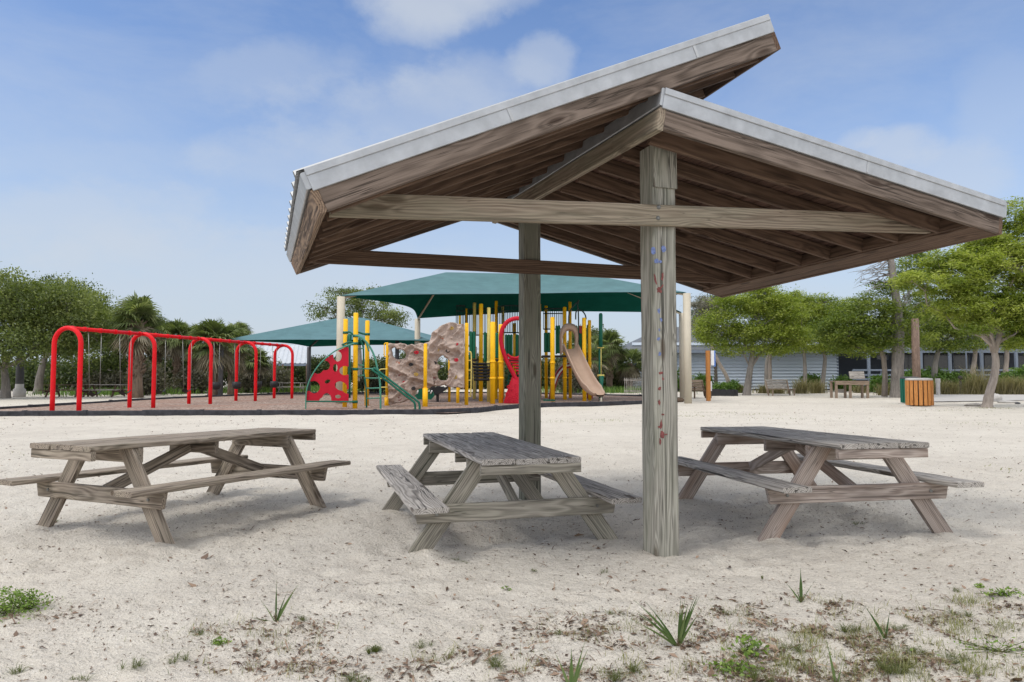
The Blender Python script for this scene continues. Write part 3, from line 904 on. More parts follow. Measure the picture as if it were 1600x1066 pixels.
# ------------------------------------------------------------------ swing set
A_x = [(-15.30, 23.75), (-14.62, 27.35), (-13.95, 30.9), (-13.27, 34.5), (-12.60, 38.1)]
sw = empty('swing_set', (A_x[2][0], A_x[2][1], 0), 'long red swing frame of five hoop arches on the wood chips', 'swing set')
p0 = Vector((*A_x[0], 0)); p4 = Vector((*A_x[4], 0)); sdir = (p4-p0).normalized(); sper = Vector((sdir.y, -sdir.x, 0))
SH, SW_ = 3.05, .53
for i, (x, y) in enumerate(A_x):
    c = p0+(p4-p0)*i/4; pts = []
    for k_ in range(4): pts.append(c-sper*SW_+Zv*(-.1+(SH-SW_-.08+.1)*k_/4))
    for k_ in range(15):
        a_ = PI*k_/14; pts.append(c-sper*SW_*math.cos(a_)+Zv*(SH-SW_-.08+SW_*math.sin(a_)))
    for k_ in range(1, 5): pts.append(c+sper*SW_+Zv*(SH-SW_-.08-(SH-SW_-.08+.1)*k_/4))
    mb = MB(); mb.tube(pts, .078, 14); mb.build('arch', M['red'], sw)
    if i < 4:
        c2 = p0+(p4-p0)*(i+1)/4; mb = MB()
        mb.tube([c+Zv*(SH-.085), c2+Zv*(SH-.085)], .07, 14)
        for tt in (.05, .2, .4, .6, .8, .95):
            q = c.lerp(c2, tt)+Zv*(SH-.085); mb.tube([q-sdir*.05, q+sdir*.05], .088, 14)
        mb.build('top_rail', M['red'], sw)
def belt_swing(bay, tt, tilt, label):
    c = p0+(p4-p0)*(bay+tt)/4
    root = empty('belt_swing', c, label, 'swing', 'swings hanging from the red frame')
    topz = SH-.15; sz = .62
    for s in (-1, 1):
        a_ = c+sdir*s*.30+Zv*topz; b_ = c+sdir*s*.24+Zv*(sz+.12)+sper*tilt*.1
        mb = MB(); mb.tube([a_, b_], .012, 6); mb.build('chain', M['chain'], root)
    mb = MB(); rows = []
    for i in range(9):
        x_ = -1+i/4; z_ = sz+.13*x_*x_; row = []
        for s in (-.08, .08): row.append(c+sdir*x_*.24+sper*(s+tilt*.1)+Zv*(z_+s*tilt))
        rows.append(row)
    mb.grid(rows); mb.grid([[q-Zv*.012 for q in r_] for r_ in rows])
    mb.build('seat', M['black'], root)
def bucket_swing(bay, tt, label):
    c = p0+(p4-p0)*(bay+tt)/4
    root = empty('bucket_swing', c, label, 'swing', 'swings hanging from the red frame')
    for s in (-1, 1):
        mb = MB(); mb.tube([c+sdir*s*.22+Zv*(SH-.15), c+sdir*s*.17+Zv*1.02], .012, 6); mb.build('chain', M['chain'], root)
    mb = MB(); mb.lathe((c.x, c.y, .66), [(.06, 0), (.17, .05), (.21, .18), (.20, .36), (.17, .36), (.17, .2), (.05, .08)], 14)
    mb.build('seat', M['black'], root)
belt_swing(0, .33, .5, 'black belt swing on long chains nearest the first red arch')
belt_swing(0, .74, .5, 'black belt swing on long chains just before the second red arch')
belt_swing(1, .28, .6, 'black belt swing just past the second red arch')
belt_swing(1, .74, .6, 'black belt swing just before the third red arch')
bucket_swing(2, .33, 'black bucket swing just past the third red arch')
bucket_swing(2, .78, 'black bucket swing just before the fourth red arch')
bucket_swing(3, .3, 'black bucket swing just past the fourth red arch')
bucket_swing(3, .74, 'black bucket swing beside the farthest red arch')

# ------------------------------------------------------------------ shade canopies
def canopy(name, label, corners, rA, rB, mat, sag, poles, polemat, polew, inset):
    """corners: four eave points (near-left, near-right, far-right, far-left); rA, rB: ridge ends"""
    cen = sum(corners, Vector())/4
    root = empty(name, (cen.x, cen.y, 0), label, 'shade canopy', 'green shade canopies over the playground')
    nl, nr, fr, fl = corners
    panels = [(nl, nr, rB, rA), (nr, fr, rB, rB), (fr, fl, rA, rB), (fl, nl, rA, rA)]
    mb = MB()
    for a_, b_, c_, d_ in panels:
        N_, K_ = 26, 12; rows = []
        for i in range(K_+1):
            v = i/K_; row = []
            for j in range(N_+1):
                u = j/N_
                lo = a_.lerp(b_, u); hi = d_.lerp(c_, u)
                cat = 4*u*(1-u)
                mid = (rA+rB)/2; inn = Vector((mid.x-lo.x, mid.y-lo.y, 0)); inn.normalize()
                lo2 = lo+inn*sag[0]*cat+Zv*sag[1]*cat
                p = lo2.lerp(hi, v)
                p = p-Zv*sag[2]*4*v*(1-v)*cat
                row.append(p)
            rows.append(row)
        mb.grid(rows, smooth=True)
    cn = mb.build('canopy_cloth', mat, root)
    m3 = MB(); m3.v = [(x, y, z-.03) for x, y, z in mb.v]; m3.f = list(mb.f); m3.sm = list(mb.sm); m3.g = list(mb.g); m3.build('canopy_shaded_copy', M['clothshaded'], root)  # added second sheet below the cloth, coloured as its shaded side
    for (a_, b_, c_, d_) in panels:
        pass
    for hip, r_ in ((nl, rA), (nr, rB), (fr, rB), (fl, rA)):
        m2 = MB(); pts = []
        for i in range(7):
            t_ = i/6; pts.append(hip.lerp(r_, t_)-Zv*.12)
        m2.tube(pts, .06, 8); m2.build('rafter', polemat, root)
    m2 = MB(); m2.tube([rA-Zv*.12, rB-Zv*.12], .06, 8); m2.build('ridge_tube', polemat, root)
    for c_ in poles:
        m2 = MB(); m2.tube([Vector((c_.x, c_.y, -.1)), Vector((c_.x, c_.y, c_.z-.05))], polew/2, 20); m2.build('pole', polemat, root)
        
    return root
def zat(px, py, D): return at(px, py, D)
c_nl = zat(533, 462, 31.2); c_nr = zat(1073, 457, 33.0); c_fr = zat(1065.5, 488, 40.0); c_fl = zat(652.5, 497, 43.5)
canopy('shade_canopy', 'big teal shade canopy on cream poles over the play structure', [c_nl, c_nr, c_fr, c_fl],
       zat(697, 425.5, 37.2), zat(925, 430, 36.8), M['cloth'], (1.15, .15, .18), [c_nl, c_nr, c_fr, c_fl], M['tanpole'], .36, 0)
d_nl = zat(346, 532, 43.0); d_nr = zat(676, 532.5, 43.0); d_fr = zat(742, 541, 53.0); d_fl = zat(483, 541.5, 53.0)
canopy('shade_canopy', 'smaller blue-green shade canopy on dark poles behind the big teal one', [d_nl, d_nr, d_fr, d_fl],
       zat(531, 496.5, 48), zat(567, 496.5, 48), M['cloth2'], (.8, .1, .15), [d_nl, d_nr, d_fr, d_fl], M['greypole'], .30, 0)
mb = MB(); q = gnd(620, 619); mb.tube([q-Zv*.1, Vector((q.x, q.y, zat(620, 528, q.y).z))], .13, 14)
mb.tube([Vector((q.x, q.y, zat(620, 528, q.y).z)), Vector((q.x, q.y, zat(620, 526, q.y).z))], .2, 14)
tag(mb.build('pole', M['greypole'], None, q), 'dark grey pole standing behind the near rock climbing wall', 'pole')

# ------------------------------------------------------------------ climbing tower (left)
def yp(mb, px, top, base, w_=None, D=None, r=.085, mat=None, cap=True):
    D = D or depth(base)
    if D > 100: D = 33
    b_ = at(px, base, D); t_ = at(px, top, D)
    mb.tube([Vector((b_.x, b_.y, -.08)), Vector((b_.x, b_.y, t_.z-.03)), Vector((b_.x, b_.y, t_.z))], r, 14, radii=[r, r, r*.75])
    return b_, t_
ct = empty('climbing_tower', gnd(554, 640), 'climber with three yellow posts, green arched ladders and a red cut-out panel', 'climber')
posts3 = []
for px, top, base in ((538.5, 498.5, 638.2), (554.5, 489, 640.7), (572.8, 501, 636)):
    mb = MB(); posts3.append(yp(mb, px, top, base, r=.094)); mb.build('post', M['yellow'], ct)
def tubepx(pts, D, r, seg=8):
    """tube through picture points at the given depths, smoothed"""
    P = [at(p[0], p[1], p[2] if len(p) > 2 else D) for p in pts]
    out = []
    for i in range(len(P)-1):
        a_ = P[max(i-1, 0)]; b_ = P[i]; c_ = P[i+1]; d_ = P[min(i+2, len(P)-1)]
        for k_ in range(5):
            t_ = k_/5
            out.append(.5*((2*b_)+(c_-a_)*t_+(2*a_-5*b_+4*c_-d_)*t_*t_+(3*b_-a_-3*c_+d_)*t_**3))
    out.append(P[-1])
    mb = MB(); mb.tube(out, r, seg); return mb
z6 = 948/160.0
def a6(x, y): return (460+x/z6, 470+y/z6)
tubepx([(*a6(105, 1020),), (*a6(108, 880),), (*a6(125, 780),), (*a6(175, 670),), (*a6(260, 560),), (*a6(370, 470),), (*a6(480, 420),), (*a6(556, 395),)], 26.4, .026).build('arch_pipe', M['greenlight'], ct)
tubepx([(*a6(110, 932),), (*a6(330, 933),), (*a6(560, 937),)], 26.4, .03).build('bottom_pipe', M['green'], ct)
# arched ladder rails with rungs
railA = [a6(560, 322), a6(610, 335), a6(680, 400), a6(735, 500), a6(765, 610), a6(790, 740), a6(797, 870), a6(798, 1008)]
railB = [a6(600, 345), a6(635, 420), a6(640, 520), a6(640, 640), a6(655, 740), a6(665, 850), a6(668, 1006)]
tubepx(railA, 26.6, .038).build('ladder_rail', M['greenlight'], ct)
tubepx(railB, 27.4, .034).build('ladder_rail', M['green'], ct)
tubepx([a6(570, 316), a6(640, 355), a6(668, 405), a6(690, 470)], 27.2, .03).build('ladder_rail', M['greenlight'], ct)
for (xa, ya, xb, yb) in ((560, 632, 765, 628), (645, 716, 782, 718), (660, 812, 792, 808), (668, 905, 797, 900), (575, 590, 640, 600), (580, 700, 640, 690), (575, 448, 640, 440)):
    tubepx([(*a6(xa, ya), 27.0), (*a6(xb, yb), 26.7)], 27, .026).build('rung', M['greenlight'], ct)
for pl in ([(465, 297), (510, 290), (555, 325)], [(570, 285), (630, 305), (680, 312)], [(440, 410), (500, 385), (560, 390), (600, 375)], [(470, 420), (520, 400), (560, 410)]):
    tubepx([(*a6(*p), 26.9) for p in pl], 26.9, .035).build('ring_pipe', M['green'], ct)
for (xa, ya, xb, yb) in ((510, 310, 510, 900), (495, 320, 492, 400), (525, 312, 522, 395), (640, 415, 640, 640)):
    tubepx([(*a6(xa, ya), 27.3), (*a6(xb, yb), 27.3)], 27.3, .05 if yb == 900 else .03).build('upright_pipe', M['green'], ct)
for px, py in ((538.5, 520), (554.5, 525), (572.8, 522.5), (554.5, 577), (554.5, 628), (554.5, 537), (538.5, 541)):
    i_ = 0 if px < 540 else (1 if px < 560 else 2); b_ = posts3[i_][0]; z_ = at(px, py, b_.y).z
    mb = MB(); mb.tube([Vector((b_.x, b_.y, z_-.05)), Vector((b_.x, b_.y, z_+.05))], .112, 14); mb.build('collar', M['green'], ct)
# diagonal double hand rail
for P in ([(581, 577.5), (600, 591.8), (625, 611.5), (645, 627), (648.2, 632), (648.8, 641)], [(584, 574.5), (602, 588.5), (628, 608.5), (651, 626), (655, 631), (655.8, 641)]):
    tubepx(P, 26.2, .042).build('slant_rail', M['green'], ct)
# red cut-out panel : outline with holes as a grid mask
def blobs_mask(px, py):
    x, y = (px-460)*z6, (py-470)*z6
    # outside the arch pipe?
    arch = [(105, 1020), (108, 880), (125, 780), (175, 670), (260, 560), (370, 470), (500, 415)]
    if x < 112 or x > 500 or y > 932 or y < 430: return False
    for (x0, y0), (x1, y1) in zip(arch[1:-1], arch[2:]):
        if x0 <= x < x1 and y < y0+(y1-y0)*(x-x0)/(x1-x0)+6: return False
    for cx, cy, rx, ry, an in ((398, 515, 40, 48, 0), (355, 470, 42, 26, -.5), (284, 600, 46, 44, .15), (225, 640, 46, 34, -.6), (378, 622, 22, 38, 0), (465, 648, 52, 42, 0), (306, 748, 30, 17, -.4), (430, 790, 58, 42, .3), (480, 838, 40, 20, .35), (182, 800, 54, 58, 0), (135, 790, 44, 46, 0), (298, 915, 44, 60, 0), (248, 940, 22, 40, 0), (403, 888, 29, 17, 0), (190, 560, 62, 54, 0), (300, 500, 40, 20, -.7)):
        X, Y = x-cx, y-cy; c_, s_ = math.cos(an), math.sin(an)
        X, Y = X*c_+Y*s_, -X*s_+Y*c_
        if (X/rx)**2+(Y/ry)**2 < 1: return False
    return True
nxg, nyg = 84, 104
x0, x1, y0, y1 = 478, 546, 541, 628.5
vs = []; fs = []; idx = {}
def vid(i, j):
    if (i, j) not in idx:
        idx[(i, j)] = len(vs); vs.append(at(x0+(x1-x0)*i/nxg, y0+(y1-y0)*j/nyg, 26.45))
    return idx[(i, j)]
mask = [[blobs_mask(x0+(x1-x0)*(i+.5)/nxg, y0+(y1-y0)*(j+.5)/nyg) for j in range(nyg)] for i in range(nxg)]
for i in range(nxg):
    for j in range(nyg):
        if mask[i][j]: fs.append((vid(i, j), vid(i+1, j), vid(i+1, j+1), vid(i, j+1)))
# relax the outline so that it is smooth
nb = {}
for f_ in fs:
    for a_, b_ in zip(f_, f_[1:]+f_[:1]):
        nb[(a_, b_)] = nb.get((a_, b_), 0)+1
edge_n = {}
for (a_, b_) in nb:
    if (b_, a_) not in nb:
        edge_n.setdefault(a_, []).append(b_); edge_n.setdefault(b_, []).append(a_)
for it in range(5):
    new = {k_: (vs[k_]*.4+sum((vs[q] for q in v_), Vector())*(.6/len(v_))) for k_, v_ in edge_n.items()}
    for k_, v_ in new.items(): vs[k_] = v_
mb = MB(); th = Vector((0, .045, 0)); n_ = len(vs)
fb = [tuple(i+n_ for i in f_[::-1]) for f_ in fs]
side = [(b_, a_, a_+n_, b_+n_) for (a_, b_) in nb if (b_, a_) not in nb]
mb.add(vs+[v_+th for v_ in vs], fs+fb+side)
mb.build('cut_out_panel', M['redp'], ct)

# ------------------------------------------------------------------ rock climbing wall
z7 = 1003/160.0
def a7(x, y): return (600+x/z7, 480+y/z7)
rw = empty('rock_climbing_wall', gnd(665, 634), 'tan moulded rock climbing wall with coloured holds between yellow posts', 'climbing wall')
def rock_panel(outline, holes, D0, D1, seed, name):
    xs = [p[0] for p in outline]; ys = [p[1] for p in outline]
    x0, x1, y0, y1 = min(xs), max(xs), min(ys), max(ys); st = 7.0
    nx_, ny_ = int((x1-x0)/st)+1, int((y1-y0)/st)+1
    def inside(x, y):
        c = False; j = len(outline)-1
        for i in range(len(outline)):
            xi, yi = outline[i]; xj, yj = outline[j]
            if (yi > y) != (yj > y) and x < (xj-xi)*(y-yi)/(yj-yi)+xi: c = not c
            j = i
        if not c: return False
        for hx, hy, rx, ry, an in holes:
            X, Y = x-hx, y-hy; cc, ss = math.cos(an), math.sin(an); X, Y = X*cc+Y*ss, -X*ss+Y*cc
            r2 = (X/rx)**2+(Y/ry)**2
            if r2 < 1+.35*(vnoise1(x*.03, y*.03, seed)-.5): return False
        return True
    ok = {}
    for i in range(nx_):
        for j in range(ny_): ok[(i, j)] = inside(x0+(i+.5)*st, y0+(j+.5)*st)
    idx = {}; V = []; PX = []
    def vid(i, j):
        if (i, j) not in idx:
            idx[(i, j)] = len(V); x = x0+i*st; y = y0+j*st
            PX.append((x, y)); V.append(None)
        return idx[(i, j)]
    fs = [(vid(i, j), vid(i, j+1), vid(i+1, j+1), vid(i+1, j)) for (i, j), o_ in ok.items() if o_]
    nb = {}
    for f_ in fs:
        for a_, b_ in zip(f_, f_[1:]+f_[:1]): nb[(a_, b_)] = 1
    en = {}
    for (a_, b_) in nb:
        if (b_, a_) not in nb: en.setdefault(a_, []).append(b_); en.setdefault(b_, []).append(a_)
    for it in range(4):
        new = {k_: (PX[k_][0]*.45+sum(PX[q][0] for q in v_)*(.55/len(v_)), PX[k_][1]*.45+sum(PX[q][1] for q in v_)*(.55/len(v_))) for k_, v_ in en.items()}
        for k_, v_ in new.items(): PX[k_] = v_
    front = []; back = []
    for k_, (x, y) in enumerate(PX):
        D = D0+(D1-D0)*(x-x0)/(x1-x0)
        xx, yy = x*.011+.5*vnoise1(x*.01, y*.01, seed+5), y*.011
        # folded, ridged relief
        r1 = 1-abs(2*vnoise1(xx*1.1+yy*.6, yy*.9-xx*.35, seed+1)-1)
        r2 = 1-abs(2*vnoise1(xx*2.6+yy*1.6, yy*2.4-xx*.6, seed+2)-1)
        h = .30*r1**1.5+.13*r2+.05*vnoise1(xx*6, yy*6, seed+3)
        if k_ in en: h *= .35
        px, py = a7(x, y)
        front.append(at(px, py, D)-Vector((0, h, 0))); back.append(at(px, py, D)+Vector((0, .10, 0)))
    n_ = len(front); mb = MB()
    side = [(b_, a_, a_+n_, b_+n_) for (a_, b_) in nb if (b_, a_) not in nb]
    mb.add(front+back, [f_ for f_ in fs]+[tuple(i+n_ for i in f_[::-1]) for f_ in fs]+side, smooth=True)
    o = mb.build(name, M['rock'], rw)
    return o
out1 = [(48, 352), (120, 362), (160, 352), (215, 362), (235, 378), (275, 362), (310, 375), (350, 352), (432, 360), (440, 500), (430, 600), (470, 640), (500, 760), (440, 790), (330, 800), (290, 850), (300, 890), (240, 905), (185, 935), (110, 945), (48, 960)]
rp1 = rock_panel(out1, [(150, 465, 66, 50, .1), (100, 420, 28, 26, 0)], 28.6, 29.2, 3, 'rock_panel')
out2 = [(395, 352), (450, 340), (470, 250), (520, 215), (545, 190), (590, 170), (640, 150), (690, 150), (735, 170), (785, 165), (785, 800), (740, 790), (640, 785), (600, 760), (540, 775), (470, 770), (440, 800), (395, 800)]
rp2 = rock_panel(out2, [(600, 570, 50, 70, .25), (575, 660, 55, 60, 0), (560, 520, 30, 50, .6), (600, 690, 30, 30, 0)], 29.2, 29.6, 9, 'rock_panel')
holdm = [M['redp'], plain('orange_hold', (.48, .12, .05), .5), plain('dark_red_hold', (.22, .05, .05), .5), plain('ochre_hold', (.42, .27, .05), .5), M['black']]
def holds(lst, parent, D):
    r_ = random.Random(5)
    for x, y, mi in lst:
        px, py = a7(x, y); c = at(px, py, D-.30)
        mb = MB(); pts = []
        for i in range(10):
            a_ = 2*PI*i/10; pts.append(c+Vector((math.cos(a_)*.075*r_.uniform(.8, 1.2), 0, math.sin(a_)*.048*r_.uniform(.8, 1.2))))
        mb.tube(pts, .026, 6, closed=True)
        mb.tube([c+Vector((0, .25, 0)), c+Vector((0, .0, 0))], .03, 6)
        mb.build('climbing_hold', holdm[mi], parent)
holds([(318, 445, 0), (130, 550, 1), (265, 562, 4), (145, 655, 2), (315, 660, 3), (200, 740, 0), (290, 797, 4), (152, 900, 2)], rp1, 28.85)
holds([(575, 298, 1), (660, 205, 3), (703, 362, 0), (520, 418, 3), (625, 430, 4), (495, 548, 4), (708, 518, 0), (485, 682, 2), (697, 685, 3)], rp2, 29.45)
for px, top, base, r_ in ((604.6, 536.5, 635.5, .085), (664.2, 537, 634.5, .085), (728.8, 505, 634.5, .10)):
    mb = MB(); b_, t_ = yp(mb, px, top, base, r=r_*.82, D=depth(base)-(.25 if px < 620 or px > 700 else -.0))
    if 650 < px < 700: mb = MB(); b_, t_ = yp(mb, px, top, base, r=.075, D=28.35)
    if px < 700: mb.tube([Vector((b_.x, b_.y, -.05)), Vector((b_.x, b_.y, .82 if px > 650 else .4))], r_*1.28, 14)
    mb.build('post', M['yellow'], rw)
tubepx([a6(868, 392), a6(838, 395), a6(832, 420), a6(832, 500), a6(840, 515), a6(870, 516)], 28.3, .022).build('hand_grip', M['yellow'], rw)
for y_ in (637, 722, 805, 888):
    tubepx([(*a6(862, y_-4),), (*a6(800, y_-2),), (*a6(786, y_+15),)], 28.3, .022).build('rung', M['yellowp'], rw)

# ------------------------------------------------------------------ main play structure
z5 = 1492/280.0
def a5(x, y): return (680+x/z5, 460+y/z5)
ps = empty('play_structure', gnd(850, 628), 'large play structure with many yellow posts, green panels and a tan slide', 'playground equipment')
POSTS = [  # x, top, base, radius, material (zoom coordinates)
 (117, 515, 905, .065, 'yellow'), (188, 770, 915, .075, 'yellow'), (200, 52, 800, .075, 'yellow'), (260, 58, 860, .08, 'yellow'),
 (325, 70, 880, .085, 'yellowp'), (380, 78, 900, .10, 'yellow'), (445, 110, 905, .085, 'yellowp'), (478, 230, 922, .115, 'yellow'),
 (508, 55, 880, .085, 'yellow'), (547, 250, 915, .115, 'yellow'), (565, 95, 870, .08, 'yellowp'), (660, 240, 880, .085, 'yellow'),
 (870, 80, 870, .09, 'yellow'), (925, 95, 872, .09, 'yellow'), (978, 190, 902, .11, 'yellow'), (1080, 105, 886, .10, 'yellow'),
 (1125, 62, 872, .09, 'yellow'), (1243, 195, 898, .10, 'yellow'), (1288, 215, 892, .085, 'yellow')]
pinfo = []
for x, top, base, r_, mt in POSTS:
    px, pt = a5(x, top); _, pb = a5(x, base)
    mb = MB(); b_, t_ = yp(mb, px, pt, pb, r=r_)
    # collars where rails clamp on
    for zc in (1.15, 1.9):
        if t_.z > zc+.4 and r_ > .08: mb.tube([Vector((b_.x, b_.y, zc)), Vector((b_.x, b_.y, zc+.09))], r_*1.22, 14)
    mb.build('post', M[mt], ps); pinfo.append(b_)
def slab(name, x0, x1, y0, y1, D, mat, th=.06, par=None, bulge=0):
    p = at(*a5(x0, y0), D); q = at(*a5(x1, y1), D)
    mb = MB()
    mb.board(Vector(((p.x+q.x)/2, D, q.z)), Vector(((p.x+q.x)/2, D, p.z)), abs(q.x-p.x), th, (0, 1, 0), rnd, seg=2, ch=min(.06, abs(q.x-p.x)*.2))
    return mb.build(name, mat, par or ps)
def barrier(x0, x1, y0, y1, D, n_=3):
    """moulded barrier: ribbed vertical lobes"""
    p = at(*a5(x0, y0), D); q = at(*a5(x1, y1), D); mb = MB(); w_ = (q.x-p.x)/n_
    for i in range(n_):
        cx = p.x+w_*(i+.5); pts = [Vector((cx, D, q.z+.05)), Vector((cx, D, q.z+.12)), Vector((cx, D, p.z-.12)), Vector((cx, D, p.z-.02))]
        mb.tube(pts, w_*.46, 10, radii=[w_*.3, w_*.46, w_*.46, w_*.3], squash=.5)
    for z_ in (p.z-.1, q.z+.1): mb.tube([Vector((p.x, D+.03, z_)), Vector((q.x, D+.03, z_))], .05, 8)
    mb.board(Vector(((p.x+q.x)/2, D+.06, q.z+.1)), Vector(((p.x+q.x)/2, D+.06, p.z-.1)), q.x-p.x, .04, (0, 1, 0), rnd, seg=1, ch=.08)
    mb.build('barrier_panel', M['greenp'], ps)
barrier(283, 335, 305, 545, 33.5, 2); barrier(402, 455, 312, 570, 33.5, 2); barrier(500, 535, 315, 540, 33, 2)
barrier(580, 645, 330, 520, 36, 3); barrier(668, 740, 330, 560, 36, 3); barrier(905, 960, 315, 490, 36.5, 2); barrier(1002, 1040, 255, 500, 36, 2)
barrier(1195, 1235, 320, 480, 36, 2); barrier(1262, 1285, 250, 420, 37, 1)
# tall thin vinyl-coated railings under the canopy
def railing(x0, x1, y0, y1, D, n_, arch=0):
    mb = MB(); top = []
    for i in range(n_+1):
        t_ = i/n_; x = x0+(x1-x0)*t_
        yt = y0-arch*4*t_*(1-t_); a_ = at(*a5(x, yt), D); b_ = at(*a5(x, y1), D)
        mb.tube([Vector((a_.x, D, b_.z)), a_], .022, 5); top.append(a_)
    mb.tube(top, .04, 6); b0_ = at(*a5(x0, y1), D); b1_ = at(*a5(x1, y1), D)
    mb.tube([b0_, b1_], .035, 6); mb.tube([p-Zv*.28 for p in top], .03, 6)
    mb.build('railing', M['darkmetal'], ps)
railing(175, 250, 95, 300, 37, 6); railing(270, 370, 125, 340, 38, 7); railing(395, 500, 120, 330, 38, 8); railing(520, 740, 105, 320, 37, 16, 12); railing(900, 1070, 118, 290, 38, 11)
# decks and the black steps
for x0_, x1_, y_, D in ((285, 560, 548, 34.5), (560, 760, 548, 36), (890, 1120, 516, 36), (1180, 1300, 516, 36.5)):
    p = at(*a5(x0_, y_), D); q = at(*a5(x1_, y_), D)
    mb = MB(); mb.box(((p.x+q.x)/2, D+.5, p.z), q.x-p.x, 1.5, .09); mb.build('deck', M['black'], ps)
for i in range(6):
    y_ = 578+i*26; D = 33.4-i*.24
    p = at(*a5(312+i*2, y_), D); q = at(*a5(462-i*2, y_), D)
    mb = MB(); mb.box(((p.x+q.x)/2, D, p.z), q.x-p.x, .30, .045); mb.box(((p.x+q.x)/2, D+.14, p.z-.01), q.x-p.x, .02, .13); mb.build('step', M['black'], ps)
for x_ in (308, 462):
    p = at(*a5(x_, 560), 33.6); q = at(*a5(x_, 722), 32.0); mb = MB(); mb.board(p, q, .04, .26, Zv, rnd, seg=1); mb.build('stair_side', M['black'], ps)
# yellow loop ladder next to the tall front post
tubepx([(*a5(262, 480), 30.6), (*a5(285, 478), 30.6), (*a5(300, 500), 30.6), (*a5(300, 660), 30.6), (*a5(296, 850), 30.6)], 30.6, .026).build('ladder_rail', M['yellowp'], ps)
for y_ in (550, 632, 715, 790, 850):
    tubepx([(*a5(262, y_), 30.6), (*a5(300, y_), 30.6)], 30.6, .022).build('rung', M['yellowp'], ps)
# red twisted climber: a looped thick rim with slatted seat and a moulded foot
loop = [(700, 770), (650, 660), (600, 560), (562, 460), (548, 380), (556, 300), (590, 240), (640, 208), (700, 202), (748, 235), (770, 300), (775, 380), (755, 470), (720, 520)]
tubepx([(*a5(*p), 31.8) for p in loop], 31.8, .10, 12).build('spiral_rim', M['redp'], ps)
rimr = [(720, 505), (690, 525), (662, 530), (625, 520), (600, 500)]
tubepx([(*a5(*p), 31.8) for p in rimr], 31.8, .06, 10).build('spiral_rim', M['redp'], ps)
for i in range(6):
    y_ = 540+i*24; xa = 612+i*15
    tubepx([(*a5(xa, y_), 31.8), (*a5(730, y_+4), 31.9)], 31.8, .045, 8).build('slat', M['redp'], ps)
mb = MB(); base_c = at(*a5(650, 908), 31.4)
prof = []
for i in range(10):
    t_ = i/9; prof.append((.42*(1-t_)**.9+.15, 1.3*t_-.02))
mb.lathe((at(805, 600, 31.9).x, 31.9, -.02), prof, 20); ft_ = mb.build('moulded_foot', M['redp'], ps)
mb = MB()
r_ = random.Random(8)
for x_, y_ in ((612, 772), (600, 830), (622, 862), (598, 885), (648, 800), (655, 855), (640, 890), (672, 760), (682, 830), (625, 800), (665, 888), (690, 862)):
    c = at(*a5(x_, y_), 31.05)
    pts = [c+Vector((math.cos(2*PI*k_/9)*.065, 0, math.sin(2*PI*k_/9)*.065)) for k_ in range(9)]
    mb.tube(pts, .022, 6, closed=True)
mb.build('foot_relief', M['redp'], ft_)
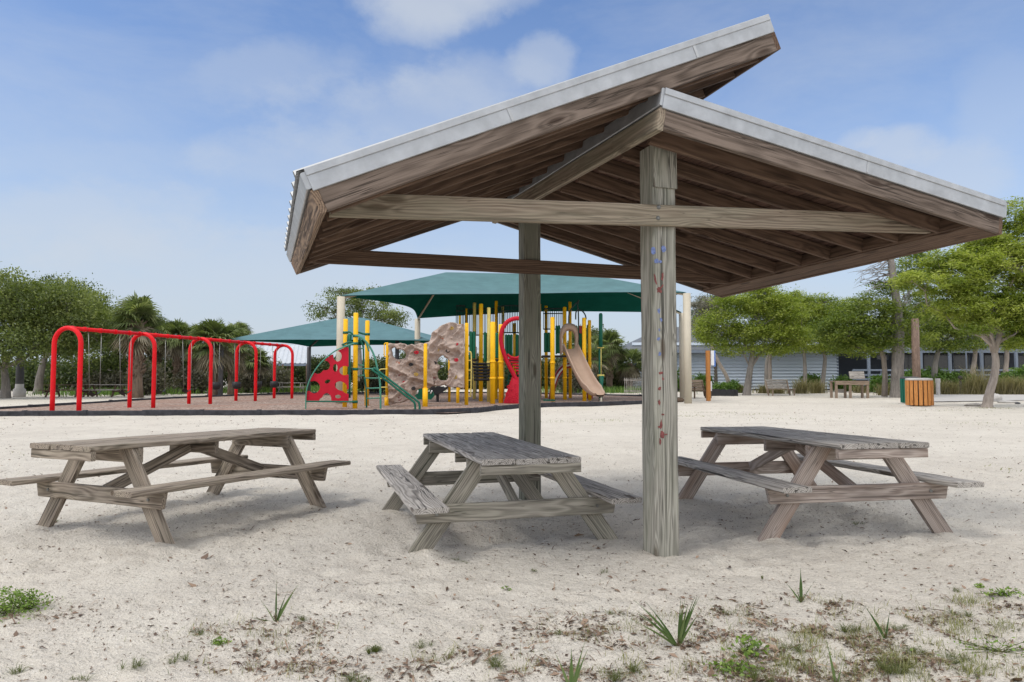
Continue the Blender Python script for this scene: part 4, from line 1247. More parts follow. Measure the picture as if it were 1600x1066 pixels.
# tan slide with hood
def slide():
    cl = [((1118, 455), 34.8), ((1150, 520), 34.3), ((1190, 610), 33.6), ((1235, 705), 32.8), ((1285, 790), 32.1), ((1330, 830), 31.7), ((1375, 838), 31.4)]
    P = [at(*a5(*p), D) for p, D in cl]
    Q = []
    for i in range(len(P)-1):
        for k_ in range(5): Q.append(P[i].lerp(P[i+1], k_/5))
    Q.append(P[-1])
    for _ in range(6): Q = [Q[0]]+[(Q[i-1]+Q[i]*2+Q[i+1])/4 for i in range(1, len(Q)-1)]+[Q[-1]]
    rows = []; n_ = len(Q); prof = [(-.42, .30), (-.39, .34), (-.355, .32), (-.33, .2), (-.27, .04), (-.14, 0), (0, -.012), (.14, 0), (.27, .04), (.33, .2), (.355, .32), (.39, .34), (.42, .30)]
    for i, q in enumerate(Q):
        d = (Q[min(i+1, n_-1)]-Q[max(i-1, 0)]).normalized(); sd_ = d.cross(Zv).normalized(); n = sd_.cross(d).normalized()
        if n.z < 0: n = -n
        k_ = 1.0 if i < n_-4 else 1.0-.08*(i-n_+4)
        e_ = 1.0 if i < n_-7 else max(.25, 1-.125*(i-n_+8))
        rows.append([q+sd_*x*k_+n*(y*e_) for x, y in prof])
    mb = MB(); mb.grid(rows)
    rows2 = []
    for i, q in enumerate(Q):
        d = (Q[min(i+1, n_-1)]-Q[max(i-1, 0)]).normalized(); sd_ = d.cross(Zv).normalized(); n = sd_.cross(d).normalized()
        if n.z < 0: n = -n
        e_ = 1.0 if i < n_-7 else max(.25, 1-.125*(i-n_+8)); k_ = 1.0 if i < n_-4 else 1.0-.08*(i-n_+4)
        rows2.append([q+sd_*x*k_+n*y*(e_ if y > 0 else 1) for x, y in ((-.42, .30), (-.40, .2), (-.36, 0), (-.25, -.07), (0, -.09), (.25, -.07), (.36, 0), (.40, .2), (.42, .30))])
    mb.grid(rows2)
    o = mb.build('slide', M['slide'], ps)
    # hood: moulded arch
    D = 35.0; outer = []; inner = []
    zc = lambda x, y: at(*a5(x, y), D)
    o_pts = [(1040, 510), (1038, 440), (1036, 350), (1045, 285), (1075, 250), (1115, 238), (1160, 250), (1185, 280), (1193, 350), (1190, 430), (1185, 460)]
    i_pts = [(1075, 470), (1060, 420), (1060, 370), (1070, 335), (1090, 308), (1115, 300), (1142, 308), (1160, 335), (1166, 375), (1162, 420), (1160, 455)]
    mb = MB(); A = [zc(*p) for p in o_pts]; B = [zc(*p) for p in i_pts]
    off = Vector((0, -.18, 0)); bk = Vector((0, .22, 0))
    rows = [[a_+bk for a_ in A], A, [a_.lerp(b_, .35)+off for a_, b_ in zip(A, B)], [a_.lerp(b_, .8)+off for a_, b_ in zip(A, B)], B, [b_+bk for b_ in B]]
    mb.grid(rows); h_ = mb.build('slide_hood', M['slide'], ps)
    # foot
    f_ = at(*a5(1380, 885), 31.5); mb = MB(); mb.tube([Vector((f_.x, 31.5, -.05)), Vector((f_.x, 31.5, .32))], .055, 10); mb.build('slide_foot', M['tanpole'], ps)
slide()
# black arched bars above the slide entrance
for pl in ([(1112, 260), (1114, 170), (1140, 110), (1185, 62), (1196, 46)], [(1196, 46), (1185, 90), (1190, 120), (1172, 150), (1170, 210)], [(1185, 110), (1192, 160), (1196, 400)], [(1190, 128), (1225, 140), (1250, 175), (1256, 210)]):
    tubepx([(*a5(*p), 36) for p in pl], 36, .035).build('arch_bar', M['darkmetal'], ps)
slab('seat_panel', 1198, 1228, 262, 390, 37, M['hoodred'])
slab('low_panel', 900, 1000, 875, 888, 33.6, M['green'])
# green side barrier in the background, wheels and red climber at the back
for x_, y_ in ((705, 780), (710, 700), (590, 620), (600, 700), (618, 660), (596, 740), (612, 780)):
    a_ = at(*a5(x_-8, y_+22), 36.5); b_ = at(*a5(x_+8, y_-22), 36.5); mb = MB(); mb.tube([a_, (a_+b_)/2+Vector((.1, 0, 0)), b_], .03, 6); mb.build('net_bar', M['green'], ps)
# low red horseshoe climber behind the slide
rc = empty('crawl_arch', gnd(901, 622), 'low red and white crawl arch on the ground behind the tan slide', 'crawl tunnel')
mb = MB()
c = at(*a5(1130, 850), 38)
pts = [Vector((c.x+1.05*math.cos(PI-PI*k_/14), 38, max(0, 1.9*math.sin(PI*k_/14)))) for k_ in range(15)]
mb.tube(pts, .16, 12, squash=2.0); mb.build('arch', M['hoodred'], rc)
mb = MB(); mb.tube([p+Vector((0, -.34, 0)) for p in pts], .05, 8); mb.build('rim', M['white'], rc)
# green pole with pull-up chains on the right
gp = empty('spinner_pole', gnd(938, 628), 'green pole with yellow hanging bar at the right end of the playground', 'playground pole')
D = 34.5
def P5(x, y): return at(*a5(x, y), D)
mb = MB(); mb.tube([P5(1378, 440), P5(1378, 170), P5(1378, 157)], .10, 12, radii=[.10, .095, .06]); mb.build('upper_post', M['green'], gp)
mb = MB(); mb.tube([P5(1350, 444), P5(1406, 444)], .028, 8); mb.tube([P5(1381, 444), P5(1381, 672)], .02, 6); mb.tube([P5(1350, 676), P5(1408, 676)], .05, 8); mb.build('hanging_bar', M['yellowp'], gp)
mb = MB(); q0 = P5(1383, 680); mb.tube([Vector((q0.x, D, -.05)), Vector((q0.x, D, .5)), q0], .12, 12, radii=[.05, .05, .13]); mb.build('lower_post', M['green'], gp)
mb = MB(); q1 = P5(1378, 440); mb.tube([Vector((q1.x, D+.35, -.05)), Vector((q1.x, D+.35, q1.z+.4))], .07, 10); mb.build('rear_post', M['green'], gp)
# dark springer rider shapes under the rock wall
sp_ = empty('spring_rider', gnd(655, 630), 'dark green rocking seat with handles on a spring beside the rock wall', 'spring rider')
D = 31.3
def P7(x, y): return at(*a7(x, y), D)
mb = MB(); pts = [P7(*p) for p in ((300, 870), (320, 850), (340, 800), (360, 780), (375, 800), (380, 840), (440, 845), (480, 830), (490, 870), (460, 905), (330, 905))]
mb.prism(pts, Vector((0, .25, 0))); mb.build('seat', M['green'], sp_)
mb = MB(); q = P7(400, 905); pts = [Vector((q.x+.10*math.cos(k_*.9), D+.12+.10*math.sin(k_*.9), .0+q.z*k_/30)) for k_ in range(31)]; mb.tube(pts, .018, 5); mb.build('spring', M['black'], sp_)
mb = MB(); mb.tube([P7(325, 850), P7(335, 815)], .03, 6); mb.tube([P7(455, 850), P7(472, 815)], .03, 6); mb.build('handle', M['white'], sp_)
wb = empty('balance_board', gnd(685, 626), 'sloping black rubber ramp under the hole in the rock wall', 'playground ramp')
D = 33
pts = [at(*a7(*p), D) for p in ((470, 800), (520, 775), (600, 790), (620, 770), (625, 790), (540, 850), (480, 870), (440, 850))]
mb = MB(); mb.prism(pts, Vector((0, .8, 0))); mb.build('ramp', M['black'], wb)
q = at(*a7(525, 870), D+.4); mb = MB(); mb.tube([Vector((q.x, q.y, -.05)), Vector((q.x, q.y, q.z+.25))], .07, 8); mb.build('foot', M['greypole'], wb)

# ------------------------------------------------------------------ vegetation helpers
def cards(C, size, rng, aspect=.5, flat=0.0, droop=0.0, cl=None):
    """rhombic leaf faces round the points C"""
    n = len(C)
    a = rng.normal(size=(n, 3)); a[:, 2] = a[:, 2]*(1-flat)-droop
    a /= np.linalg.norm(a, axis=1)[:, None]+1e-9
    b = rng.normal(size=(n, 3)); b[:, 2] *= (1-flat)
    b -= a*(a*b).sum(1)[:, None]; b /= np.linalg.norm(b, axis=1)[:, None]+1e-9
    s = (size*rng.uniform(.6, 1.3, n))[:, None]
    nrm = np.cross(a, b)
    V = np.stack([C-a*s, C+b*s*aspect+nrm*s*.12, C+a*s, C-b*s*aspect+nrm*s*.12], 1).reshape(-1, 3)
    Fq = np.arange(4*n).reshape(n, 4)
    clv = np.repeat(cl, 4) if cl is not None else None
    return V, Fq, clv
def lobe_points(lobes, n, rng, shell=.55):
    vols = np.array([l[1][0]*l[1][1]*l[1][2] for l in lobes])**.75; pr = vols/vols.sum()
    pick = rng.choice(len(lobes), n, p=pr)
    d = rng.normal(size=(n, 3)); d /= np.linalg.norm(d, axis=1)[:, None]
    r = (shell**3+(1-shell**3)*rng.random(n))**(1/3.)
    c = np.array([list(l[0]) for l in lobes])[pick]; R_ = np.array([l[1] for l in lobes])[pick]
    return c+d*R_*r[:, None], pick
def crown(name, lobes, mat, parent, seed, nclump=500, per=45, csize=.35, leaf=.09, flat=0.0, shell=.5, aspect=.5, droop=0.0, zf=.7, clip=None):
    rng = np.random.default_rng(seed)
    C, pick = lobe_points(lobes, nclump, rng, shell)
    cc = rng.random(nclump)*.75+.25*rng.random(len(lobes))[pick]
    pts = np.repeat(C, per, 0)+rng.normal(size=(nclump*per, 3))*np.array([1, 1, zf])*csize*np.repeat(rng.uniform(.5, 1.25, nclump), per)[:, None]
    cl = np.repeat(cc, per)
    k_ = pts[:, 2] > .05
    V, Fq, clv = cards(pts[k_], leaf, rng, aspect, flat, droop, cl[k_])
    o = np_mesh(name, V, Fq, mat, parent, attrs={'cl': clv})
    return o, C
def wob(p, q, n, amp, rnd):
    out = []
    for i in range(n+1):
        t_ = i/n; o = Vector((rnd.uniform(-1, 1), rnd.uniform(-1, 1), rnd.uniform(-.6, .6)))*amp*math.sin(PI*t_)
        out.append(p.lerp(q, t_)+o)
    return out
def tree(label, base, trunkpts, r0, lobes, mat, bmat, seed, name='tree', group=None, limbf=.75, twigs=60, tw_r=.018, cat='tree', r1=None, flare=1.35, **kw):
    rnd = random.Random(seed)
    root = empty(name, base, label, cat, group)
    cr, C = crown('crown', lobes, mat, root, seed, **kw)
    mb = MB()
    pts = [Vector(p) for p in trunkpts]; n_ = len(pts)
    fine = []
    for i in range(n_-1):
        a_ = pts[max(i-1, 0)]; b_ = pts[i]; c_ = pts[i+1]; d_ = pts[min(i+2, n_-1)]
        for k_ in range(4):
            t_ = k_/4; fine.append(.5*((2*b_)+(c_-a_)*t_+(2*a_-5*b_+4*c_-d_)*t_*t_+(3*b_-a_-3*c_+d_)*t_**3))
    fine.append(pts[-1]); m_ = len(fine)
    r1 = r1 or r0*.62
    rad = [(r0+(r1-r0)*i/(m_-1))*(1+(flare-1)*max(0, 1-i/2.5))*rnd.uniform(.95, 1.06) for i in range(m_)]
    mb.tube(fine, r0, 12, radii=rad)
    top = fine[-1]; Cl = [Vector(c) for c in C]
    ends = []
    for (c, rr) in lobes:
        if rnd.random() > limbf and ends: continue
        c = Vector(c); below = [q for q in fine[int(m_*.4):] if q.z < c.z-.15*(c-q).length]
        st = (below[-1] if below else fine[int(m_*.6)])
        if (c-st).length < .2: continue
        P = wob(st, c, 6, (c-st).length*.09, rnd)
        ra = r1*rnd.uniform(.5, .75); mb.tube(P, ra, 7, radii=[ra*(1-.75*i/6) for i in range(7)], cap=False)
        ends += P[2:]
    for i in range(twigs):
        q = Cl[rnd.randrange(len(Cl))]
        s_ = min(ends or [top], key=lambda e: (e-q).length+rnd.uniform(0, .4))
        P = wob(s_, q, 4, (q-s_).length*.12, rnd); mb.tube(P, tw_r, 4, radii=[tw_r*2, tw_r*1.6, tw_r*1.2, tw_r*.9, tw_r*.5], cap=False)
    mb.build('trunk', bmat, root)
    return root
def L_(px, py, D, rx, ry, rz):   # lobe: centre through a surveyed point, radii in metres
    return (tuple(at(px, py, D)), (rx, ry, rz))

def palm(label, base, h, seed, r=1.5, trunk_r=.22, nf=34, dead=16, group='sabal palms along the far edge of the playground', lean=0.0, fronds=None):
    rng = np.random.default_rng(seed); rnd = random.Random(seed)
    base = Vector(base); root = empty('sabal_palm', base, label, 'palm tree', group)
    top = base+Vector((lean, 0, h)); mb = MB()
    pts = [base-Zv*.1]+[base.lerp(top, i/8)+Vector((rnd.uniform(-.03, .03), 0, 0)) for i in range(1, 9)]
    rad = [trunk_r*1.25]+[trunk_r*(1+rnd.uniform(-.08, .12)) for _ in range(8)]
    mb.tube(pts, trunk_r, 14, radii=rad)
    for i in range(int(h*26)):     # leaf boots
        z = rnd.uniform(.25, 1.0); a_ = rnd.uniform(0, 2*PI); c = base.lerp(top, z)
        o = Vector((math.cos(a_), math.sin(a_), 0)); p0 = c+o*trunk_r*.8; p1 = c+o*(trunk_r*1.45)+Zv*.22
        mb.tube([p0, p1], .05, 4, radii=[.07, .025])
    mb.build('trunk', M['palmbark'], root)
    def fan(nf_, e0, e1, rr, mat, nm, droopk):
        Vs = []; Fs = []; cls = []; b_ = 0
        for i in range(nf_):
            az = rng.uniform(0, 2*PI); el = rng.uniform(e0, e1); pet = rr*rng.uniform(.42, .62)
            d = np.array([math.cos(az)*math.cos(el), math.sin(az)*math.cos(el), math.sin(el)])
            up = np.array([-math.cos(az)*math.sin(el), -math.sin(az)*math.sin(el), math.cos(el)]); sd_ = np.cross(d, up)
            t0 = np.array(top); c = t0+d*pet; fl = rr*rng.uniform(.5, .75); shade = rng.random()
            # petiole
            wv = sd_*.02
            Vs += [t0-wv, t0+wv, c+wv, c-wv]; Fs.append([b_, b_+1, b_+2, b_+3]); cls += [shade]*4; b_ += 4
            nl = 22; roll = rng.uniform(-.5, .5)
            s2 = sd_*math.cos(roll)+up*math.sin(roll)
            for k_ in range(nl):
                an = (k_/(nl-1)-.5)*4.3; ld = d*math.cos(an)+s2*math.sin(an)
                ln = fl*(1-.25*abs(an)/2.2)*rng.uniform(.85, 1.1); dr = droopk*ln
                m_ = c+ld*ln*.6-np.array([0, 0, dr*.25]); e = c+ld*ln-np.array([0, 0, dr*rng.uniform(.6, 1.2)])
                wv = np.cross(ld, up); wv = wv/(np.linalg.norm(wv)+1e-9)*.028*rr
                Vs += [c, m_+wv, e, m_-wv]; Fs.append([b_, b_+1, b_+2, b_+3]); cls += [min(1, max(0, shade+rng.uniform(-.15, .15)))]*4; b_ += 4
        return np_mesh(nm, np.array(Vs), np.array(Fs), mat, root, attrs={'cl': cls})
    fan(nf, -.35, 1.45, r, M['palm'], 'fronds', .45)
    if dead: fan(dead, -1.25, -.3, r*.95, M['palmdead'], 'dead_fronds', .35)
    return root
def bush(label, c, rx, ry, rz, mat, seed, n=160, per=40, cs=.3, leaf=.09, name='shrub', group=None, cat='shrub', stems=8, bm='barkdark', **kw):
    c = Vector(c); root = empty(name, c, label, cat, group)
    rnd = random.Random(seed)
    lob = [((c.x, c.y, rz*.75), (rx*.8, ry, rz*.75))]
    for i in range(4): lob.append(((c.x+rnd.uniform(-.6, .6)*rx, c.y+rnd.uniform(-.4, .4)*ry, rz*rnd.uniform(.35, 1.25)), (rx*.45, ry*.6, rz*rnd.uniform(.3, .5))))
    cr, C = crown('foliage', lob, mat, root, seed, nclump=n, per=per, csize=cs, leaf=leaf, **kw)
    mb = MB()
    for i in range(stems):
        q = Vector(C[rnd.randrange(len(C))]); p = Vector((c.x+rnd.uniform(-.3, .3)*rx, c.y, -.05))
        mb.tube(wob(p, q, 4, .1, rnd), .04, 5, radii=[.06, .05, .04, .03, .015])
    mb.build('stems', M[bm], root)
    return root
def tuft(mb, c, n, h, spread, w_, rnd, curve=.5):
    """grass tuft blades into an MB"""
    c = Vector(c)
    for i in range(n):
        az = rnd.uniform(0, 2*PI); out = Vector((math.cos(az), math.sin(az), 0)); hh = h*rnd.uniform(.45, 1.1); sp = spread*rnd.uniform(.1, 1)
        sd_ = Vector((-out.y, out.x, 0))*w_*rnd.uniform(.7, 1.2)
        p0 = c+out*spread*.12*rnd.random(); k = curve*rnd.uniform(.6, 1.3)
        p1 = p0+out*sp*.4+Zv*hh*.6; p2 = p0+out*sp+Zv*hh*(1-k*.35)
        b_ = len(mb.v); mb.v += [tuple(p0-sd_*.7), tuple(p0+sd_*.7), tuple(p1+sd_*.8), tuple(p1-sd_*.8), tuple(p2)]; mb.g += [(0, 0, 0)]*5
        mb.f += [(b_, b_+1, b_+2, b_+3), (b_+3, b_+2, b_+4)]; mb.sm += [False, False]

# ------------------------------------------------------------------ left background
g0 = gnd(8, 622.5)
tree('spreading live oak at the left edge with a forked grey trunk', g0, [g0-Zv*.1, at(9, 600, g0.y), at(6, 575, g0.y)], .26,
     [L_(-60, 480, 39, 2.6, 2.4, 1.7), L_(10, 465, 39, 2.2, 2.3, 1.5), L_(60, 480, 40, 2.1, 2.2, 1.5), L_(105, 475, 40.5, 1.6, 2.0, 1.25), L_(135, 495, 41, 1.3, 1.6, 1.0), L_(20, 530, 39, 2.6, 2.4, 1.2), L_(80, 530, 40, 2.2, 2.2, 1.1), L_(-40, 545, 38, 2.2, 2, 1.2), L_(140, 520, 41, 1.5, 1.6, .8)],
     M['oak'], M['bark'], 101, name='oak_tree', nclump=520, per=95, csize=.42, leaf=.08, twigs=150, shell=.45, zf=.6)
g0 = gnd(60, 615)
tree('live oak behind the first red arch, its crown rising above the rail', g0, [g0-Zv*.1, at(62, 590, 50), at(70, 560, 50)], .3,
     [L_(60, 475, 50, 2.6, 2.4, 1.5), L_(100, 465, 50, 2.2, 2, 1.5), L_(130, 480, 50, 1.8, 2, 1.3), L_(152, 500, 50, 1.4, 2, 1.0), L_(90, 520, 50, 3, 2.4, 1.6), L_(150, 545, 50, 2, 2, 1.5)],
     M['oak'], M['bark'], 102, name='oak_tree', nclump=400, per=85, csize=.48, leaf=.09, twigs=90, shell=.45, zf=.6)
gl = gnd(30, 620.5); mb = MB(); mb.tube([gl-Zv*.1, gl+Zv*3.6], .22, 12); pr_ = mb.build('post', M['greypole'], None, gl)
tag(pr_, 'thick dark grey post with a pale concrete foot beside the left oak trunk', 'post')
mb = MB(); mb.lathe((gl.x, gl.y, 0), [(.34, -.05), (.34, .45), (.24, .55), (.225, .8)], 14); mb.build('post_foot', M['concrete'], pr_)
# low dense thicket: one thing per bush
TH_ = [(-20, 612, 60, 2.6), (60, 612, 58, 2.9), (130, 612, 56, 2.7), (180, 611, 54, 2.9), (250, 610, 57, 3.0), (310, 610, 58, 3.0), (400, 610, 59, 2.6), (455, 608, 68, 2.4),
       (520, 608, 66, 3.2), (590, 608, 68, 3.0), (660, 608, 64, 3.2), (730, 608, 66, 3.4), (800, 608, 68, 3.5), (870, 608, 66, 3.4), (925, 608, 60, 3.2), (985, 609, 62, 2.2)]
wherel = ['at the far left behind the oak trunk', 'behind the left leg of the first red arch', 'behind the two dark picnic tables', 'between the first and second red arches', 'behind the second red arch', 'behind the third red arch', 'behind the fourth red arch', 'beside the white-roofed shelter',
          'behind the red cut-out climbing panel', 'seen between climber and rock wall', 'behind the near rock panel', 'behind the yellow loop ladder', 'behind the red twisted climber', 'behind the left side of the slide tower', 'right of the tan slide', 'left of the front pavilion post']
for i, ((px, py, D, h), wh) in enumerate(zip(TH_, wherel)):
    c = at(px, py, D); c.z = 0
    bush('dark dense thicket bush '+wh, c, 3.1, 1.6, h*.62, M['thicket'], 200+i, n=330, per=40, cs=.42, leaf=.12, name='thicket_bush', cat='bush', shell=.25)
for i, (px, D, hz, w_, wh) in enumerate([(160, 50, 1.5, 2.0, 'near the two dark picnic tables'), (232, 46, 2.3, 1.3, 'right of the nearest palm trunk'), (300, 50, 1.9, 1.5, 'between the second and third red arches'), (390, 52, 2.4, 1.2, 'behind the fourth red arch'), (430, 55, 1.9, 1.2, 'under the eave of the white-roofed shelter'), (590, 52, 1.6, 1.6, 'behind the green arched ladder'), (895, 52, 2.2, 1.8, 'behind the slide chute')]):
    c = at(px, 610, D); c.z = 0
    bush('grey-brown dry undergrowth '+wh, c, w_, .8, hz*.6, M['thicketgrey'], 240+i, n=120, per=36, cs=.32, leaf=.10, name='dry_shrub', cat='shrub', shell=.2, droop=.5)
PAL = [(212, 622, 41, 505, 1.75, .36, 'with a fat booted trunk behind the second red arch'), (276, 614, 50, 528, 1.5, .24, 'rising between the second and third red arches'),
       (333, 620, 43.5, 536, 1.7, .30, 'with a pale trunk beside the dark canopy pole'), (362, 616, 48, 540, 1.6, .25, 'just right of the dark canopy pole'), (308, 613, 53, 536, 1.5, .22, 'low behind the third red arch'),
       (245, 613, 54, 528, 1.6, .22, 'low right of the fat-trunked palm'), (180, 612, 54, 520, 1.6, .22, 'behind the middle of the first swing bay'), (398, 614, 52, 566, 1.3, .22, 'short one left of the white-roofed shelter')]
for i, (px, pb, D, pc, r_, tr_, wh) in enumerate(PAL):
    b_ = at(px, pb, D); b_.z = 0; hh = at(px, pc, D).z
    palm('sabal palm '+wh, b_, hh, 300+i, r_*1.05, tr_, nf=44, dead=26)
for i, (px, D, pc, wh) in enumerate([(952, 56, 540, 'left of the front pavilion post, taller one'), (925, 54, 560, 'right of the green spinner pole'), (984, 58, 568, 'touching the left side of the front pavilion post'), (905, 60, 535, 'hidden behind the tan slide'), (372, 70, 524, 'only its tip showing above the canopy corner')]):
    b_ = at(px, 610, D); b_.z = 0; hh = at(px, pc, D).z
    palm('sabal palm '+wh, b_, hh, 330+i, 1.6, .24, nf=36, dead=20)
g0 = at(560, 610, 62); g0.z = 0
tree('airy broad tree standing behind the blue-green shade canopy', g0, [g0-Zv*.1, at(562, 570, 62), at(560, 530, 62)], .28,
     [L_(540, 462, 62, 1.9, 1.8, .9), L_(512, 480, 62, 1.5, 1.6, .7), L_(570, 468, 62, 2.2, 1.8, 1.0), L_(600, 485, 62, 1.9, 1.8, .9), L_(555, 500, 62, 2.6, 2, 1.2), L_(615, 500, 62, 1.2, 1.2, .8), L_(500, 492, 62, .9, 1, .4)],
     M['oak'], M['bark'], 110, nclump=210, per=60, csize=.38, leaf=.09, twigs=120, shell=.4, zf=.55)
for i, (px, D, top, wh) in enumerate([(215, 66, 482, 'its crown peeping over the fat-trunked palm'), (930, 64, 515, 'behind the green spinner pole'), (460, 74, 548, 'behind the white-roofed shelter'), (640, 70, 545, 'behind the near rock panel'), (780, 74, 560, 'behind the black steps')]):
    g0 = at(px, 608, D); g0.z = 0; k_ = D/1079
    tree('dark green tree '+wh, g0, [g0-Zv*.1, at(px, 590, D), at(px, 570, D)], .22,
         [L_(px, top+22, D, 1.9, 1.6, 1.2), L_(px-22, top+34, D, 1.6, 1.4, 1.0), L_(px+22, top+34, D, 1.6, 1.4, 1.0), L_(px, top+50, D, 2.6, 1.8, 1.2)],
         M['thicket'], M['barkdark'], 120+i, nclump=330, per=38, csize=.36, leaf=.12, twigs=20, shell=.2)
# grass strip behind the swings
def blades(name, polys, n, h, w_, mat, seed, label=None, cl_lo=0.0, cl_hi=1.0, lean=.5, zfun=None, kind='stuff', parent=None):
    rng = np.random.default_rng(seed); P = []
    for (cx, cy, rx, ry, k_) in polys:
        m_ = int(n*k_); q = rng.normal(size=(m_, 2))*.6; q = np.stack([cx+q[:, 0]*rx, cy+q[:, 1]*ry], 1)
        if h < .09: q = q[vnoise(q[:, 0]*11, q[:, 1]*11, 55) > .28+.5*rng.random(len(q))]
        P.append(q)
    P = np.concatenate(P); m_ = len(P); z = gheight(P[:, 0], P[:, 1])
    az = rng.uniform(0, 2*PI, m_); hh = h*rng.uniform(.4, 1.2, m_); o = np.stack([np.cos(az), np.sin(az), 0*az], 1); sd_ = np.stack([-np.sin(az), np.cos(az), 0*az], 1)
    b = np.stack([P[:, 0], P[:, 1], z-.005], 1); l = lean*rng.uniform(.2, 1.3, m_)*hh
    mid = b+o*(l*.35)[:, None]+np.array([0, 0, 1])*(hh*.6)[:, None]; tip = b+o*l[:, None]+np.array([0, 0, 1])*(hh*.95)[:, None]
    ww = (w_*rng.uniform(.6, 1.3, m_))[:, None]
    V = np.stack([b-sd_*ww, b+sd_*ww, mid+sd_*ww*.8, mid-sd_*ww*.8, tip, tip], 1)
    V[:, 4] = tip+sd_*ww*.08; V[:, 5] = tip-sd_*ww*.08
    i0 = np.arange(m_)*6
    Fq = np.concatenate([np.stack([i0, i0+1, i0+2, i0+3], 1), np.stack([i0+3, i0+2, i0+4, i0+5], 1)])
    cl = np.repeat(rng.uniform(cl_lo, cl_hi, m_), 6)
    ob = np_mesh(name, V.reshape(-1, 3), Fq, mat, parent, attrs={'cl': cl})
    if kind: tag(ob, label, kind=kind)
    return ob
poly = []
for px, py in ((150, 617), (200, 616), (260, 615), (300, 614), (380, 613), (420, 612.5), (450, 612), (480, 611), (940, 613), (970, 613), (910, 613), (600, 612)):
    q = gnd(px, py); poly.append((q.x, q.y, 3.2, 3.0, 1/12))
blades('rough_grass', poly, 9000, .5, .02, M['shrub'], 5)
# far picnic tables, dark and low
def far_table(label, c, rz, mat, topmat, L=2.3, seed=0):
    rnd = random.Random(seed); c = Vector(c); root = empty('picnic_table', c, label, 'picnic table', 'picnic tables in the background')
    d = Vector((math.cos(rz), math.sin(rz), 0)); s = Vector((-d.y, d.x, 0))
    mb = MB()
    for k_ in (-1, 0, 1): mb.board(c-d*L/2+s*k_*.25+Zv*.74, c+d*L/2+s*k_*.25+Zv*.74, .24, .045, Zv, rnd)
    mb.build('table_top', topmat, root)
    for k_ in (-1, 1):
        mb = MB(); mb.board(c-d*L/2+s*k_*.75+Zv*.43, c+d*L/2+s*k_*.75+Zv*.43, .25, .045, Zv, rnd); mb.build('bench_seat', topmat, root)
        for j in (-1, 1):
            e = c+d*j*L*.35
            mb = MB(); mb.board(e+s*k_*.78, e+s*k_*.3+Zv*.72, .05, .14, d.cross(Zv), rnd); mb.build('leg', mat, root)
    for j in (-1, 1):
        e = c+d*j*(L*.35+.045); mb = MB(); mb.board(e-s*.8+Zv*.36, e+s*.8+Zv*.36, .04, .13, Zv, rnd); mb.build('seat_bearer', mat, root)
    return root
far_table('dark low picnic table seen through the first red arch', gnd(105, 620.5), .1, M['darkwood'], M['darkwood'], 2.4, 1)
far_table('dark picnic table with a pale top between the first two red arches', gnd(163, 620), .05, M['darkwood'], M['top'], 2.4, 2)
far_table('small grey picnic table near the white-roofed shelter', gnd(455, 613.5), .1, M['top'], M['top'], 2.2, 3)
# open shelter with white ribbed roof
shc = at(452, 610, 64); shc.z = 0
sh = empty('open_shelter', shc, 'open shelter with a sloping white ribbed metal roof behind the swings', 'shelter')
e0 = at(400, 568, 62); e1 = at(484, 568, 62); r0_ = at(414, 538.5, 66); r1_ = at(486, 540, 66)
rows = []; mb = MB(); n_ = 44
for s in (0, 1):
    row = []
    for i in range(n_+1):
        t_ = i/n_; p = (e0.lerp(e1, t_) if s == 0 else r0_.lerp(r1_, t_)); row.append(p+Zv*(.06 if i % 4 == 0 else 0))
    rows.append(row)
mb.grid(rows, smooth=False); mb.grid([[p-Zv*.1 for p in r_] for r_ in rows], smooth=False); mb.build('roof', plain('white_metal_roof', (.50, .53, .57), .5, .4, 0, .06, 2), sh)
mb = MB(); mb.board(e0-Zv*.12, e1-Zv*.12, .08, .22, Zv, rnd, seg=1); mb.build('fascia', M['trim'], sh)
for t_ in (.05, .5, .95):
    for ln in (0, 1):
        p = (e0.lerp(e1, t_) if ln == 0 else r0_.lerp(r1_, t_)); mb = MB(); mb.tube([Vector((p.x, p.y, -.05)), p-Zv*.1], .1, 8); mb.build('post', M['darkwood'], sh)
mb = MB(); mb.board(at(400, 590, 70), at(484, 590, 70), .1, 3.6, Zv, rnd, seg=1); mb.build('back_wall', M['greypole'], sh)
# pale gate panel beside the front post
q = gnd(989, 617); mb = MB()
for i in range(9):
    x_ = q.x-.55+i*.14; mb.board(Vector((x_, q.y, 0)), Vector((x_, q.y, 1.15)), .04, .03, Vector((0, 1, 0)), rnd, seg=1)
mb.board(Vector((q.x-.6, q.y+.03, .25)), Vector((q.x+.6, q.y+.03, .25)), .03, .08, Zv, rnd, seg=1); mb.board(Vector((q.x-.6, q.y+.03, 1.0)), Vector((q.x+.6, q.y+.03, 1.0)), .03, .08, Zv, rnd, seg=1)
tag(mb.build('gate', M['top'], None, q), 'small pale slatted gate far behind, left of the front pavilion post', 'gate')

